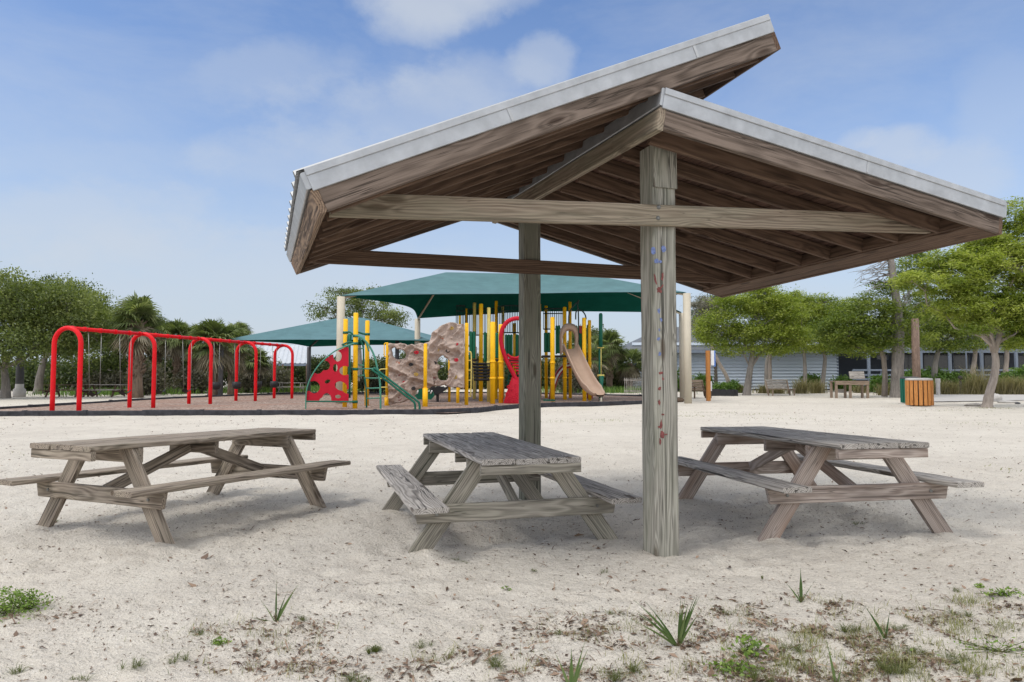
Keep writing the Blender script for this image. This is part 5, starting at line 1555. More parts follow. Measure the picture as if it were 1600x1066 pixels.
# ------------------------------------------------------------------ house on the right
DW = 60.0
def Wl(px, py, D=DW): return at(px, py, D)
hb_ = at(1300, 612, DW); hb_.z = 0
house = empty('siding_house', hb_, 'long low house with blue-grey lap siding and a deep dark porch behind the trees', 'house')
xL, xR, xE = Wl(988, 600).x, Wl(1310, 600).x, Wl(1760, 600).x
zt = Wl(1100, 538).z
mb = MB(); zz = 0.12
while zz < zt:
    h_ = .27; x0_, x1_ = xL, xR
    mb.add([(x0_, DW-.12, zz+.03), (x1_, DW-.12, zz+.03), (x1_, DW-.0, zz+h_), (x0_, DW-.0, zz+h_), (x0_, DW+.01, zz), (x1_, DW+.01, zz)], [(0, 1, 2, 3), (4, 5, 1, 0)])
    zz += h_
mb.board((xL, DW+.1, zt/2), (xR, DW+.1, zt/2), .16, zt, Zv, rnd, seg=1, ch=.001)
mb.board((xR+.02, DW, zt/2), (xR+.02, DW+5, zt/2), .05, zt, Zv, rnd, seg=1, ch=.001)
mb.build('wall', M['siding'], house)
for px in (1174, 1309, 990):
    p = Wl(px, 600); mb = MB(); mb.board((p.x, DW-.06, 0), (p.x, DW-.06, zt), .14, .05, (0, 1, 0), rnd, seg=1); mb.build('corner_board', M['trim'], house)
mb = MB(); mb.board((xL, DW-.03, .06), (xE, DW-.03, .06), .1, .26, Zv, rnd, seg=1); mb.build('base_board', M['greypole'], house)
# porch recess
DP = 63.0
mb = MB(); mb.board((xR, DP, 1.9), (xE, DP, 1.9), .15, 3.8, Zv, rnd, seg=1, ch=.001)
back = mb.build('porch_wall', M['wallgrey'], house)
def window(x0, x1, y0, y1, D, fr=True, nm='window'):
    p = at(x0, y1, D); q = at(x1, y0, D); mb = MB(); mb.board(((p.x+q.x)/2, D-.10, p.z), ((p.x+q.x)/2, D-.10, q.z), q.x-p.x, .03, (0, 1, 0), rnd, seg=1, ch=.001)
    o = mb.build(nm, M['glass'], house)
    if fr and nm == 'window':
        m2 = MB(); e = .045
        for a_, b_ in (((p.x, p.z), (q.x, p.z)), ((p.x, q.z), (q.x, q.z)), ((p.x, p.z), (p.x, q.z)), ((q.x, p.z), (q.x, q.z))):
            m2.board((a_[0], D-.13, a_[1]), (b_[0], D-.13, b_[1]), .05, e, Vector((0, 1, 0)) if a_[0] == b_[0] else Zv, rnd, seg=1, ch=.002)
        m2.build('frame', M['trim'], o)
for wdw in ((1346, 1356, 549, 562), (1369, 1386, 548, 562), (1412, 1426, 549, 579), (1443, 1458, 549, 590), (1466, 1479, 550, 590), (1488, 1512, 549, 580), (1538, 1566, 549, 592), (1590, 1625, 556, 592)):
    window(*wdw, DP, nm='door' if wdw[3] > 585 else 'window')
# porch posts, railing, deck
DR = 58.6
for px in (1358, 1440, 1485.5, 1511, 1535, 1589, 1640):
    p = Wl(px, 600, DR); w_ = .20 if px not in (1511,) else .08
    mb = MB(); mb.board((p.x, DR, .0), (p.x, DR, zt-.2), w_, w_, (0, 1, 0), rnd, seg=2); mb.build('porch_post', M['trim'], house)
mb = MB()
xa = Wl(1333, 600, DR).x
for py in (578.5, 586, 592.5):
    z_ = at(1400, py, DR).z; mb.board((xa, DR-.02, z_), (xE, DR-.02, z_), .05, .15, Zv, rnd, seg=1)
x_ = xa
while x_ < xE:
    mb.board((x_, DR+.03, .5), (x_, DR+.03, at(1400, 578, DR).z), .08, .05, (0, 1, 0), rnd, seg=1); x_ += 2.4
mb.build('porch_railing', M['trim'], house)
mb = MB(); z_ = at(1400, 601, DR).z; mb.board((xR, DR+2.2, z_), (xE, DR+2.2, z_), 4.6, .12, Zv, rnd, seg=1); mb.build('porch_floor', M['wallgrey'], house)
mb = MB(); p = Wl(1366, 603, 57.8)
for i in range(3): mb.board((p.x-1.0, 57.9-i*.3, .5-i*.17), (p.x+1.1, 57.9-i*.3, .5-i*.17), .3, .06, Zv, rnd, seg=1)
mb.build('porch_steps', M['trim'], house)
# roof: long hip roof of pale metal with a light fascia
zE = Wl(1400, 546, 58).z
mb = MB(); yF, yB, yM = 59.2, 70.0, 64.0; zR_ = Wl(1100, 511, 64).z
x0_, x1_ = xL-.9, xE+2
mb.add([(x0_, yF, zE), (x1_, yF, zE), (x1_, yM, zR_), (x0_+4.5, yM, zR_), (x0_, yB, zE), (x1_, yB, zE),
        (x0_, yF, zE-.03), (x1_, yF, zE-.03), (x0_, yB, zE-.03), (x1_, yB, zE-.03)], [(0, 1, 2, 3), (4, 0, 3), (5, 4, 3, 2), (6, 8, 9, 7)])
mb.build('roof', plain('pale_metal_roof', (.13, .14, .155), .6, .3, 0, .08, .5), house)
mb = MB(); mb.board((x0_, yF-.02, zE-.14), (x1_, yF-.02, zE-.14), .05, .24, Zv, rnd, seg=1); mb.build('fascia', M['trim'], house)
# ------------------------------------------------------------------ trees on the right
def rtree(label, px, pb, D, tr, r0, lobes, seed, mat='cypress', bm='bark', name_is_far=True, **kw):
    b_ = at(px, pb, D); b_.z = 0
    pts = [b_-Zv*.15]+[at(x, y, D) for x, y in tr]
    d = dict(nclump=520, per=60, csize=.36, leaf=.07, flat=.5, aspect=.38, twigs=70, shell=.35, zf=.30, limbf=.5)
    d.update(kw)
    if name_is_far: d['nclump'] = int(d['nclump']*.64); d['per'] = int(d['per']*1.45); d['leaf'] = .08; d['zf'] = .42
    return tree(label, b_, pts, r0, [L_(*l) for l in lobes], M[mat], M[bm], seed, name='feathery_tree', group='feathery trees in front of the house', **d)
T1 = rtree('feathery green tree with a forked leaning trunk in front of the siding wall', 1166, 617.5, 46, [(1170, 590), (1174, 565), (1176, 548)], .24,
      [(1120, 505, 46, 1.3, 1.4, .75), (1150, 480, 46, 1.6, 1.5, .9), (1190, 470, 46, 1.6, 1.5, .9), (1225, 485, 46, 1.5, 1.5, .9), (1120, 530, 46, 1.1, 1.2, .4), (1165, 520, 46, 1.7, 1.4, .8), (1215, 520, 46, 1.6, 1.4, .75), (1190, 545, 46, 1.3, 1.2, .45), (1245, 525, 46, 1.2, 1.2, .7), (1185, 452, 46, .9, .9, .4), (1135, 545, 46, 1.0, 1.0, .4), (1215, 545, 46, 1.2, 1.1, .35), (1100, 520, 46, .7, 1, .4)], 401, nclump=900)
b_ = T1.location
mb = MB(); mb.tube([at(1172, 575, 46), at(1186, 555, 46), at(1198, 545, 46), at(1220, 530, 46)], .1, 8, radii=[.13, .1, .08, .05]); mb.tube([at(1171, 572, 46), at(1163, 555, 46), at(1155, 535, 46)], .06, 7); mb.build('side_limb', M['bark'], T1)
rtree('thin-trunked feathery tree just right of the forked one, before the wall', 1198, 612, 55, [(1197, 590), (1198, 565), (1202, 545)], .16,
      [(1205, 500, 55, 1.6, 1.4, 1.0), (1230, 475, 55, 1.4, 1.4, .8), (1180, 480, 55, 1.3, 1.3, .8)], 402, 'cypress2', 'bark', nclump=330)
rtree('straight reddish-trunked tree behind the grey plank bench', 1203, 610, 56, [(1203, 580), (1203, 555), (1204, 540)], .17,
      [(1215, 510, 56, 1.4, 1.2, .9), (1240, 500, 56, 1.3, 1.2, .9)], 403, 'cypress2', 'barkpale', nclump=220)
rtree('feathery tree with a straight thin trunk left of centre of the siding wall', 1257, 611, 54, [(1258, 585), (1257, 560), (1256, 545)], .17,
      [(1255, 490, 54, 1.6, 1.4, 1.0), (1280, 475, 54, 1.3, 1.2, .8), (1245, 520, 54, 1.8, 1.3, .9), (1240, 465, 54, .8, .8, .5), (1262, 543, 54, 1.7, 1.2, .35)], 404, 'cypress', 'bark', nclump=420)
rtree('feathery tree with a slightly bent trunk near the right end of the siding wall', 1283, 612, 54, [(1287, 585), (1289, 560), (1285, 545)], .18,
      [(1300, 500, 54, 1.7, 1.4, 1.0), (1310, 530, 54, 1.7, 1.4, .7), (1275, 520, 54, 1.4, 1.4, .9), (1320, 480, 54, 1.3, 1.2, .6), (1300, 545, 54, 1.9, 1.3, .35), (1335, 535, 54, 1.2, 1.2, .6)], 405, 'cypress', 'bark', nclump=480)
rtree('dead-looking leaning tree behind the cream canopy pole', 1142, 611, 52, [(1136, 590), (1122, 565), (1112, 540), (1112, 520)], .17,
      [(1110, 490, 53, 1.1, 1.1, .7), (1095, 505, 53, .8, 1, .7), (1100, 475, 53, 1.0, 1, .6)], 406, 'moss', 'barkpale', nclump=150, twigs=110)
rtree('dark pine-like tree just above the cream canopy pole', 1118, 610, 60, [(1118, 580), (1118, 540)], .2,
      [(1112, 475, 60, 1.4, 1.2, .8), (1135, 470, 60, 1.3, 1.2, .6), (1095, 490, 60, .8, 1, .5)], 407, 'thicket', 'barkdark', nclump=240)
# big tall trunk
T2 = rtree('tall thick grey-trunked tree with bare upper branches near the slatted bin', 1402, 621, 41.6, [(1402, 600), (1403, 560), (1404, 520), (1402, 480), (1396, 440), (1392, 405), (1390, 380)], .40,
      [(1330, 500, 42, 1.6, 1.4, .9), (1360, 480, 42, 1.4, 1.4, .8), (1320, 525, 42, 1.6, 1.4, .7), (1365, 520, 42, 1.5, 1.4, .8), (1400, 500, 42, 1.4, 1.4, .9), (1425, 415, 42.5, 1.0, 1, .9), (1410, 440, 42.5, .7, .8, .5), (1440, 480, 43, 1.4, 1.2, 1.0), (1380, 450, 42, .8, .8, .4), (1345, 545, 42, 1.5, 1.2, .35), (1385, 540, 42, 1.0, 1.2, .4), (1425, 530, 42.5, 1.2, 1.2, .5), (1300, 510, 42, .9, 1, .6)], 408, 'cypress2', 'bark', nclump=800, r1=.15, flare=1.15)
r_ = random.Random(77); mb = MB()
for i in range(26):
    y_ = r_.uniform(385, 455); s_ = at(1394+(y_-400)*.06, y_, 41.6); ex = at(r_.uniform(1322, 1384), y_+r_.uniform(-18, 35), r_.uniform(40.8, 42.4))
    P = wob(s_, ex, 6, .12, r_); mb.tube(P, .02, 5, radii=[.045, .035, .028, .022, .018, .012, .006], cap=False)
    for k_ in range(5):
        a_ = P[r_.randrange(2, 6)]; e_ = a_+Vector((r_.uniform(-.5, .2), r_.uniform(-.3, .3), r_.uniform(-.4, .25))); mb.tube(wob(a_, e_, 3, .05, r_), .008, 4, radii=[.014, .011, .008, .005], cap=False)
mb.build('bare_branches', M['bark'], T2)
mb = MB(); mb.tube([at(1382, 620, 42.3), at(1383, 590, 42.3), at(1381, 560, 42.3), at(1374, 540, 42.3), at(1360, 525, 42.3)], .13, 9, radii=[.18, .15, .14, .11, .06]); mb.build('second_stem', M['barkpale'], T2)
rtree('feathery tree behind the brown pole, with a clear grey trunk', 1462, 616, 50, [(1460, 590), (1462, 565), (1467, 545)], .24,
      [(1470, 500, 50, 1.9, 1.5, 1.2), (1440, 510, 50, 1.5, 1.4, 1.0), (1500, 510, 50, 1.6, 1.4, 1.0), (1440, 538, 50, 1.4, 1.2, .4), (1480, 540, 50, 1.4, 1.2, .35)], 409, 'cypress2', 'bark', nclump=420)
rtree('tree with a pinkish trunk half hidden by ornamental grass', 1518, 604, 55, [(1519, 590), (1523, 560), (1524, 545)], .22,
      [(1520, 510, 55, 2.0, 1.5, 1.3), (1550, 500, 55, 1.6, 1.4, 1.2), (1510, 540, 55, 1.7, 1.2, .4)], 410, 'cypress2', 'barkpale', nclump=360)
rtree('straight pinkish-trunked tree right of the curved one', 1571, 604, 55, [(1571, 585), (1573, 560), (1573, 540)], .22,
      [(1575, 500, 55, 2.2, 1.5, 1.6), (1610, 490, 55, 2.2, 1.5, 1.6), (1590, 535, 55, 2.2, 1.2, .5)], 411, 'cypress2', 'barkpale', nclump=420)
T3 = rtree('nearest feathery tree at the right edge with a curved pale trunk', 1541, 636.5, 28.9, [(1546, 615), (1553, 590), (1556, 565), (1552, 543)], .19,
      [(1470, 445, 28.5, 1.0, 1.2, .55), (1510, 420, 28.5, 1.3, 1.3, .75), (1560, 400, 29, 1.6, 1.5, .9), (1620, 370, 29, 1.5, 1.5, 1.0), (1600, 420, 29, 1.6, 1.5, .8), (1540, 460, 28.7, 1.4, 1.3, .6), (1600, 470, 29, 1.5, 1.4, .7), (1500, 480, 28.5, .9, 1.1, .45), (1575, 505, 28.8, 1.0, 1.0, .35), (1625, 520, 29, .9, 1, .5), (1590, 340, 29, 1.1, 1.1, .6), (1540, 380, 28.8, 1.0, 1, .5), (1660, 450, 29, 1.5, 1.5, 1.2), (1425, 440, 28.5, .5, .7, .3), (1515, 515, 28.2, .6, .7, .22), (1600, 535, 28.6, .9, .9, .3), (1620, 500, 28.4, 1.1, .9, .5), (1530, 495, 28.4, .9, .9, .25), (1470, 410, 28.7, .8, 1, .5), (1510, 450, 28.2, .9, .8, .4), (1590, 490, 28.2, .9, .8, .3)], 412, 'cypress', 'barkpale',
      nclump=820, per=130, csize=.24, leaf=.037, zf=.38, aspect=.26, twigs=260, tw_r=.010, flare=1.45, r1=.11, limbf=.22)
mb = MB()
mb.tube([at(1553, 550, 28.9), at(1546, 520, 28.9), at(1541, 500, 28.9), at(1530, 470, 28.9)], .1, 9, radii=[.13, .11, .085, .05])
mb.tube([at(1553, 552, 28.9), at(1562, 525, 28.9), at(1566, 500, 28.9), at(1566, 480, 28.9), at(1580, 440, 29)], .1, 9, radii=[.13, .11, .1, .09, .05])
r_ = random.Random(7)
for i in range(60):
    s_ = at(1566+r_.uniform(-30, 10), r_.uniform(470, 520), 28.9); e_ = at(s_.x/28.9*1079+800+r_.uniform(-80, 60), r_.uniform(440, 530), r_.uniform(28.3, 29.4))
    mb.tube(wob(s_, e_, 5, .12, r_), .008, 4, radii=[.02, .016, .012, .009, .006, .004], cap=False)
mb.build('forked_limbs', M['barkpale'], T3)
# ------------------------------------------------------------------ planting in front of the porch
for i, (px, D, w_, h_, wh) in enumerate([(1372, 52, .7, 1.0, 'left of the tall thick trunk'), (1432, 50, 1.0, 1.5, 'behind the slatted bin'), (1452, 51, .9, 1.5, 'behind the brown pole foot'), (1478, 50, 1.0, 1.2, 'left of the black path light'), (1505, 50, .9, 1.2, 'right of the black path light'), (1566, 50, .9, 1.1, 'just right of the curved trunk'), (1590, 50, 1.2, 1.5, 'at the right edge of the picture'), (1268, 57, .6, 1.0, 'before the siding wall between two thin trunks'), (1098, 56, .6, 1.2, 'behind the dark wooden bench'), (1055, 56, 1.4, 1.6, 'between the pavilion post and the cream poles'), (1135, 52, .9, .6, 'at the foot of the leaning tree'), (1320, 57, .8, .9, 'where siding wall meets the porch')]):
    c = at(px, 608, D); c.z = 0
    bush('light green leafy shrub '+wh, c, w_*1.15, .6, h_*.80, M['shrub'], 500+i, n=130, per=34, cs=.2, leaf=.085, name='leafy_shrub', stems=5)
for i, (px, D, h_, wh) in enumerate([(1384, 46, .8, 'left of the second grey stem'), (1448, 47, .8, 'right behind the slatted bin'), (1470, 47, 1.0, 'left of the black path light'), (1486, 47, 1.0, 'just left of the black path light'), (1515, 47, 1.2, 'right of the black path light'), (1530, 47, 1.9, 'tallest, left of the curved trunk'), (1560, 47, 1.2, 'right of the curved trunk'), (1580, 47, 1.3, 'second from the right edge'), (1597, 47, 1.2, 'at the right edge'), (1252, 50, 1.1, 'between grey plank bench and thin trunks'), (1278, 51, 1.0, 'under the bent-trunked tree'), (1158, 52, .7, 'left of the forked trunk'), (1216, 50, .6, 'under the grey plank bench'), (1345, 52, .6, 'behind the carved-arm bench'), (1195, 51, .7, 'right of the forked trunk')]):
    c = at(px, 614, D); c.z = 0
    root = empty('ornamental_grass', c, 'straw-coloured ornamental grass clump '+wh, 'grass clump', 'ornamental grass clumps by the house')
    blades('grass_blades', [(c.x, c.y, .45, .3, 1)], 420, h_, .012, M['ornam'], 520+i, kind=None, lean=.75, parent=root)
q = at(1501, 614, 48.5)
mb = MB(); mb.tube([Vector((q.x, q.y, -.05)), Vector((q.x, q.y, 1.05))], .075, 10); mb.lathe((q.x, q.y, 1.05), [(.15, 0), (.16, .05), (.13, .22), (.05, .26)], 12)
tag(mb.build('path_light', M['black'], None, (q.x, q.y, 0)), 'short black path light among the grasses near the concrete path', 'light')
q = gnd(1466, 618); mb = MB(); mb.box((q.x, q.y, .42), .18, .18, .95); mb.box((q.x, q.y, .98), .22, .22, .28)
tag(mb.build('bollard', M['concrete'], None, (q.x, q.y, 0)), 'pale short bollard between bin and black path light', 'bollard')
# ------------------------------------------------------------------ litter bins and brown pole
def bin_(label, c, r_, h_, mat, seed):
    rn = random.Random(seed); c = Vector(c); root = empty('litter_bin', c, label, 'litter bin', None)
    mb = MB(); mb.lathe((c.x, c.y, .03), [(r_*.9, 0), (r_*.9, h_-.05)], 24); mb.build('liner', M['black'], root)
    n_ = 18
    for i in range(n_):
        a_ = 2*PI*i/n_+.1; o = Vector((math.cos(a_), math.sin(a_), 0)); p = c+o*r_; mb = MB()
        mb.board(p+Zv*.04, p+Zv*(h_-.04), 2*PI*r_/n_*.78, .03, o, rn, seg=2); mb.build('slat', mat, root)
    mb = MB(); mb.lathe((c.x, c.y, h_-.04), [(r_*1.0, 0), (r_*1.02, .05), (r_*.98, .09), (r_*.6, .11), (r_*.55, .06)], 24); mb.build('lid', M['greypole'] if mat is M['green'] else M['concrete'], root)
bin_('round litter bin of orange wooden slats right of the tall thick trunk', gnd(1437, 634.5), .52, 1.15, M['orangewood'], 1)
bin_('dark green slatted bin half hidden behind the orange wooden one', gnd(1422, 630.5), .38, 1.2, M['green'], 2)
q = gnd(1433, 622); tz = at(1432, 498, q.y).z
mb = MB(); mb.tube([q-Zv*.1, Vector((q.x, q.y, tz-.05)), Vector((q.x, q.y, tz))], .215, 16, radii=[.225, .21, .17])
tag(mb.build('pole', M['polewood'], None, q), 'thick round brown wooden pole standing behind the orange slatted bin', 'pole')
# ------------------------------------------------------------------ benches
def bench(label, c, rz, w_, mat, seed, backh=.95, arms=False, matb=None):
    rn = random.Random(seed); c = Vector(c); root = empty('wooden_bench', c, label, 'bench')
    d = Vector((math.cos(rz), math.sin(rz), 0)); s = Vector((-d.y, d.x, 0)); matb = matb or mat
    mb = MB()
    for k_ in range(4): mb.board(c-d*w_/2+s*(-.22+k_*.14)+Zv*.43, c+d*w_/2+s*(-.22+k_*.14)+Zv*.43, .12, .035, Zv, rn)
    mb.build('seat', mat, root)
    mb = MB(); bv = (s*.28+Zv).normalized()
    for k_ in range(4): mb.board(c-d*w_/2+s*.26+bv*(.55+k_*.16), c+d*w_/2+s*.26+bv*(.55+k_*.16), .028, .145, bv, rn)
    mb.build('backrest', matb, root)
    for j in (-1, 1):
        for k_ in (-1, 1):
            p = c+d*j*(w_/2-.08)+s*k_*.22
            mb = MB(); mb.board(p-Zv*.03, p+Zv*(.42 if not (arms and k_ < 0) else .66), .07, .07, s, rn, seg=2); mb.build('leg', mat, root)
        mb = MB(); p = c+d*j*(w_/2-.08); mb.board(p+s*.26+bv*.1, p+s*.26+bv*1.02, .05, .09, d, rn, seg=2); mb.build('back_support', mat, root)
        if arms:
            mb = MB(); mb.board(p-s*.32+Zv*.67, p+s*.4+Zv*.67, .11, .035, Zv, rn, seg=2); mb.build('armrest', mat, root)
    return root
bench('grey plank bench facing left, in front of the siding wall', gnd(1221, 618.5), .25, 1.75, M['bench'], 1, matb=M['top'])
# bench built like a small table with a pale backrest
q = gnd(1328, 622); root = empty('wooden_bench', q, 'brown wooden table-like bench with a pale back near the slatted bin', 'bench'); rn = random.Random(3)
xa, xb = at(1301, 600, q.y).x, at(1353, 600, q.y).x; zt_ = at(1300, 596, q.y).z
mb = MB()
for k_ in range(4): mb.board((xa, q.y-.3+k_*.2, zt_), (xb, q.y-.3+k_*.2, zt_), .18, .05, Zv, rn)
mb.build('seat', M['bench'], root)
mb = MB(); mb.board((xa, q.y-.38, zt_-.1), (xb, q.y-.38, zt_-.1), .04, .2, Zv, rn); mb.build('apron', M['bench'], root)
for x_ in (xa+.05, at(1324, 600, q.y).x, at(1352, 600, q.y).x-.04):
    for y_ in (-.33, .3):
        mb = MB(); mb.board((x_, q.y+y_, -.05), (x_, q.y+y_, zt_-.03), .13, .1, (0, 1, 0), rn, seg=2); mb.build('leg', M['bench'], root)
mb = MB(); p0_ = at(1328, 594, q.y+.35); p1_ = at(1351, 584, q.y+.35)
mb.board((p0_.x, q.y+.4, (p0_.z+p1_.z)/2+.1), (p1_.x, q.y+.4, (p0_.z+p1_.z)/2+.1), .06, .45, (0, .3, 1), rn); mb.build('backrest', M['top'], root)
mb = MB(); p0_ = at(1308, 611, q.y+.3); p1_ = at(1322, 611, q.y+.3); mb.board(p0_, p1_, .05, .22, Zv, rn, seg=1); mb.build('cross_board', M['top'], root)
bench('dark wooden bench with arms beside the cream canopy pole', gnd(1094, 622.5), .45, 1.35, M['darkwood'], 4, arms=True, matb=M['bench'])
# orange post with sign panels
q = gnd(1107, 626.5); sp = empty('sign_post', q, 'orange wooden post carrying small white and blue panels', 'sign post')
tz = at(1107, 548, q.y).z
mb = MB(); mb.board(q-Zv*.1, Vector((q.x, q.y, tz)), .21, .21, (0, 1, 0), rn, seg=4, ch=.04); mb.build('post', M['orangewood'], sp)
x_ = q.x+.24; z0_, z1_ = at(1112, 571, q.y).z, at(1112, 548, q.y).z
mb = MB(); mb.board((x_, q.y, z0_), (x_, q.y, z1_), .17, .03, (0, 1, 0), rn, seg=1); mb.build('sign_panel', M['white'], sp)
mb = MB(); mb.board((x_+.12, q.y+.05, z0_-.06), (x_+.12, q.y+.05, z1_), .10, .03, (0, 1, 0), rn, seg=1); mb.build('sign_panel', M['bluepanel'], sp)
z0_, z1_ = at(1112, 611, q.y).z, at(1112, 596, q.y).z
mb = MB(); mb.board((q.x+.14, q.y, z0_), (q.x+.14, q.y, z1_), .09, .03, (0, 1, 0), rn, seg=1); mb.build('sign_panel', M['white'], sp)
# black silt fence
q0, q1 = gnd(1106, 619), gnd(1153, 619.3); rows = []; rn = random.Random(6)
top = []; bot = []
for i in range(15):
    p = q0.lerp(q1, i/14)+Vector((0, rn.uniform(-.05, .05), 0)); bot.append(p-Zv*.05); top.append(p+Zv*(.42+rn.uniform(-.05, .06)))
mb = MB(); mb.grid([bot, top], smooth=False); mb.grid([[p+Vector((0, .02, 0)) for p in bot], [p+Vector((0, .02, 0)) for p in top]], smooth=False)
tag(mb.build('silt_fence', M['black'], None, q0), 'low black fabric silt fence at the foot of the leaning tree', 'fence')
# stones, log and the small heap by the cream poles
def stone(label, px, py, sx, sy, sz, seed, mat='concrete', name='stone'):
    rn = random.Random(seed); c = gnd(px, py); vs = []; n_, m_ = 14, 8; rows = []
    for j in range(m_+1):
        ph = -PI/2+PI*j/m_; row = []
        for i in range(n_+1):
            a_ = 2*PI*(i % n_)/n_; k_ = .8+.4*vnoise1(math.cos(a_)*1.4+seed*3, math.sin(a_)*1.4+ph, seed)
            row.append(c+Vector((math.cos(a_)*math.cos(ph)*sx*k_, math.sin(a_)*math.cos(ph)*sy*k_, sz*.55+math.sin(ph)*sz*k_)))
        rows.append(row)
    mb = MB(); mb.grid(rows); tag(mb.build(name, M[mat], None, c), label, name)
stone('large rounded grey boulder right of the curved trunk', 1555, 626, .38, .3, .24, 1)
stone('flat grey stone left of the curved trunk foot', 1524, 635, .42, .25, .08, 2, 'top')
stone('small dark stone at the right edge of the path', 1590, 631, .12, .1, .05, 3, 'greypole')
stone('long low grey stone right of the boulder', 1574, 629, .45, .2, .06, 4)
stone('small dark heap at the foot of the rear cream pole', 1060, 628, .35, .3, .14, 5, 'darkwood')

# ------------------------------------------------------------------ foreground plants and litter
def W0(px, py):
    p = gnd(px, py); p.z = gh(p.x, p.y); return p
rn = random.Random(90)
def palmetto(label, px, py, blds, h, seed, fan_=True):
    c = W0(px, py); root = empty('palmetto_seedling', c, label, 'seedling', 'young palmetto plants in the sand'); r_ = random.Random(seed)
    V = []; Fq = []; cl = []
    for (az, el, ln, wd) in blds:
        d = Vector((math.cos(az)*math.cos(el), math.sin(az)*math.cos(el), math.sin(el))); s_ = d.cross(Vector((0, 1, .2))).normalized(); n_ = 9; sh = r_.random(); b_ = len(V)
        up = s_.cross(d).normalized()
        for i in range(n_+1):
            t_ = i/n_; p = Vector(c)-Zv*.01+d*ln*t_+Vector((d.x, d.y, -.5))*ln*.16*t_*t_; ww = wd*(.35+.65*math.sin(PI*min(1, t_*1.15+.12)))*(1-t_**5)
            if i == n_: ww = .0006
            V += [tuple(p-s_*ww), tuple(p+up*ww*.35), tuple(p+s_*ww)]; cl += [sh, sh*.7, sh]
            if i:
                k_ = b_+3*(i-1); Fq += [(k_, k_+1, k_+4, k_+3), (k_+1, k_+2, k_+5, k_+4)]
    np_mesh('blades', np.array(V), np.array(Fq), M['palmetto'], root, attrs={'cl': cl})
    mb = MB(); tuft(mb, c, 16, h*.22, .03, .0016, r_); mb.build('dry_sheaths', M['drygrass'], root)
Pm = []
palmetto('upright palmetto seedling with three narrow blades, left of the middle of the sand', 431, 974, [(1.9, 1.5, .25, .005), (.3, 1.15, .24, .008), (2.9, 1.0, .17, .003), (.1, 1.3, .2, .004), (3.3, .4, .13, .005)], .3, 1)
B = []
r_ = random.Random(3)
for i in range(8): B.append((PI+r_.uniform(-.4, .4), .62+i*.055+r_.uniform(-.04, .04), r_.uniform(.20, .32), .0055))
for i in range(12): B.append((r_.uniform(-.5, .5), 1.14+i*.035, r_.uniform(.22, .29), .0065))
palmetto('largest palmetto seedling with two fans of blades in the foreground sand', 1060, 1012, B, .3, 2)
palmetto('small palmetto seedling with one wide blade, right of the front post', 1252, 943, [(1.2, 1.5, .22, .010), (3.0, 1.05, .16, .004), (.3, 1.0, .17, .002), (PI, 1.3, .1, .003)], .2, 3)
palmetto('thin palmetto seedling among the weeds at right', 1384, 1002, [(2.9, 1.15, .2, .007), (.5, 1.35, .16, .005), (1.2, 1.2, .1, .003)], .2, 4)
palmetto('pale palmetto blades cut off by the bottom edge of the picture', 893, 1085, [(1.5, 1.5, .2, .010), (.5, 1.2, .2, .006), (2.6, 1.2, .18, .006), (.2, 1.35, .24, .006)], .2, 5)
palmetto('lone dark palmetto spike at the bottom right of the sand', 1307, 1066, [(2.2, 1.4, .22, .006), (.6, 1.2, .12, .004)], .2, 6)
def herb(label, px, py, rx, ry, h, n, leaf, seed, name='leafy_weed', mat='weed'):
    c = W0(px, py); root = empty(name, c, label, 'weed', 'small weeds in the sand'); rng = np.random.default_rng(seed); r_ = random.Random(seed)
    q = rng.normal(size=(n, 2))*.45; P = np.stack([c.x+q[:, 0]*rx, c.y+q[:, 1]*ry, c.z+rng.uniform(.1, 1, n)*h*np.exp(-(q**2).sum(1)*.8)], 1)
    V, Fq, cl = cards(P, leaf, rng, .55, .45, 0, np.clip(rng.normal(.55, .25, n), 0, 1)); np_mesh('leaves', V, Fq, M[mat], root, attrs={'cl': cl})
    mb = MB()
    for i in range(min(26, n//5)):
        e = Vector(P[r_.randrange(n)]); mb.tube([c+Vector((r_.uniform(-.2, .2)*rx, r_.uniform(-.2, .2)*ry, 0)), e], .0016, 4)
    mb.build('stems', M['grass'], root)
herb('bright green bushy weed at the left edge of the sand', 8, 958, .20, .16, .15, 900, .009, 1)
herb('smaller bright green weed just right of the one at the left edge', 44, 952, .12, .12, .11, 420, .009, 2)
herb('leafy light green weed right of the largest palmetto seedling', 1172, 1022, .09, .12, .10, 110, .014, 3)
herb('low spreading round-leaved weed below the largest palmetto seedling', 1142, 1048, .13, .08, .05, 190, .011, 4)
herb('tiny round green weed beside the debris patch at left', 343, 1008, .05, .04, .035, 90, .008, 5)
herb('tiny clover-like weed at far right of the sand', 1531, 919, .04, .03, .03, 24, .012, 6)
herb('low green weed at the right edge below the clover-like one', 1570, 934, .16, .07, .05, 110, .011, 7)
herb('yellowish weed patch in the lower right corner', 1560, 1020, .3, .12, .06, 130, .009, 8)
herb('small green weed in front of the middle picnic table', 793, 924, .04, .03, .03, 22, .008, 9)
def grassclump(label, px, py, n, h, sp, seed, mat='grass'):
    c = W0(px, py); r_ = random.Random(seed); mb = MB()
    for q in range(5):
        tuft(mb, c+Vector((r_.uniform(-1, 1)*sp*.6, r_.uniform(-1, 1)*sp*.5, -.002)), int(n*.55)+3, h*r_.uniform(.35, .8), sp*.95, .0011, r_, 1.1)
    tag(mb.build('grass_tuft', M[mat], None, c), label, 'grass tuft', 'small grass tufts in the sand')
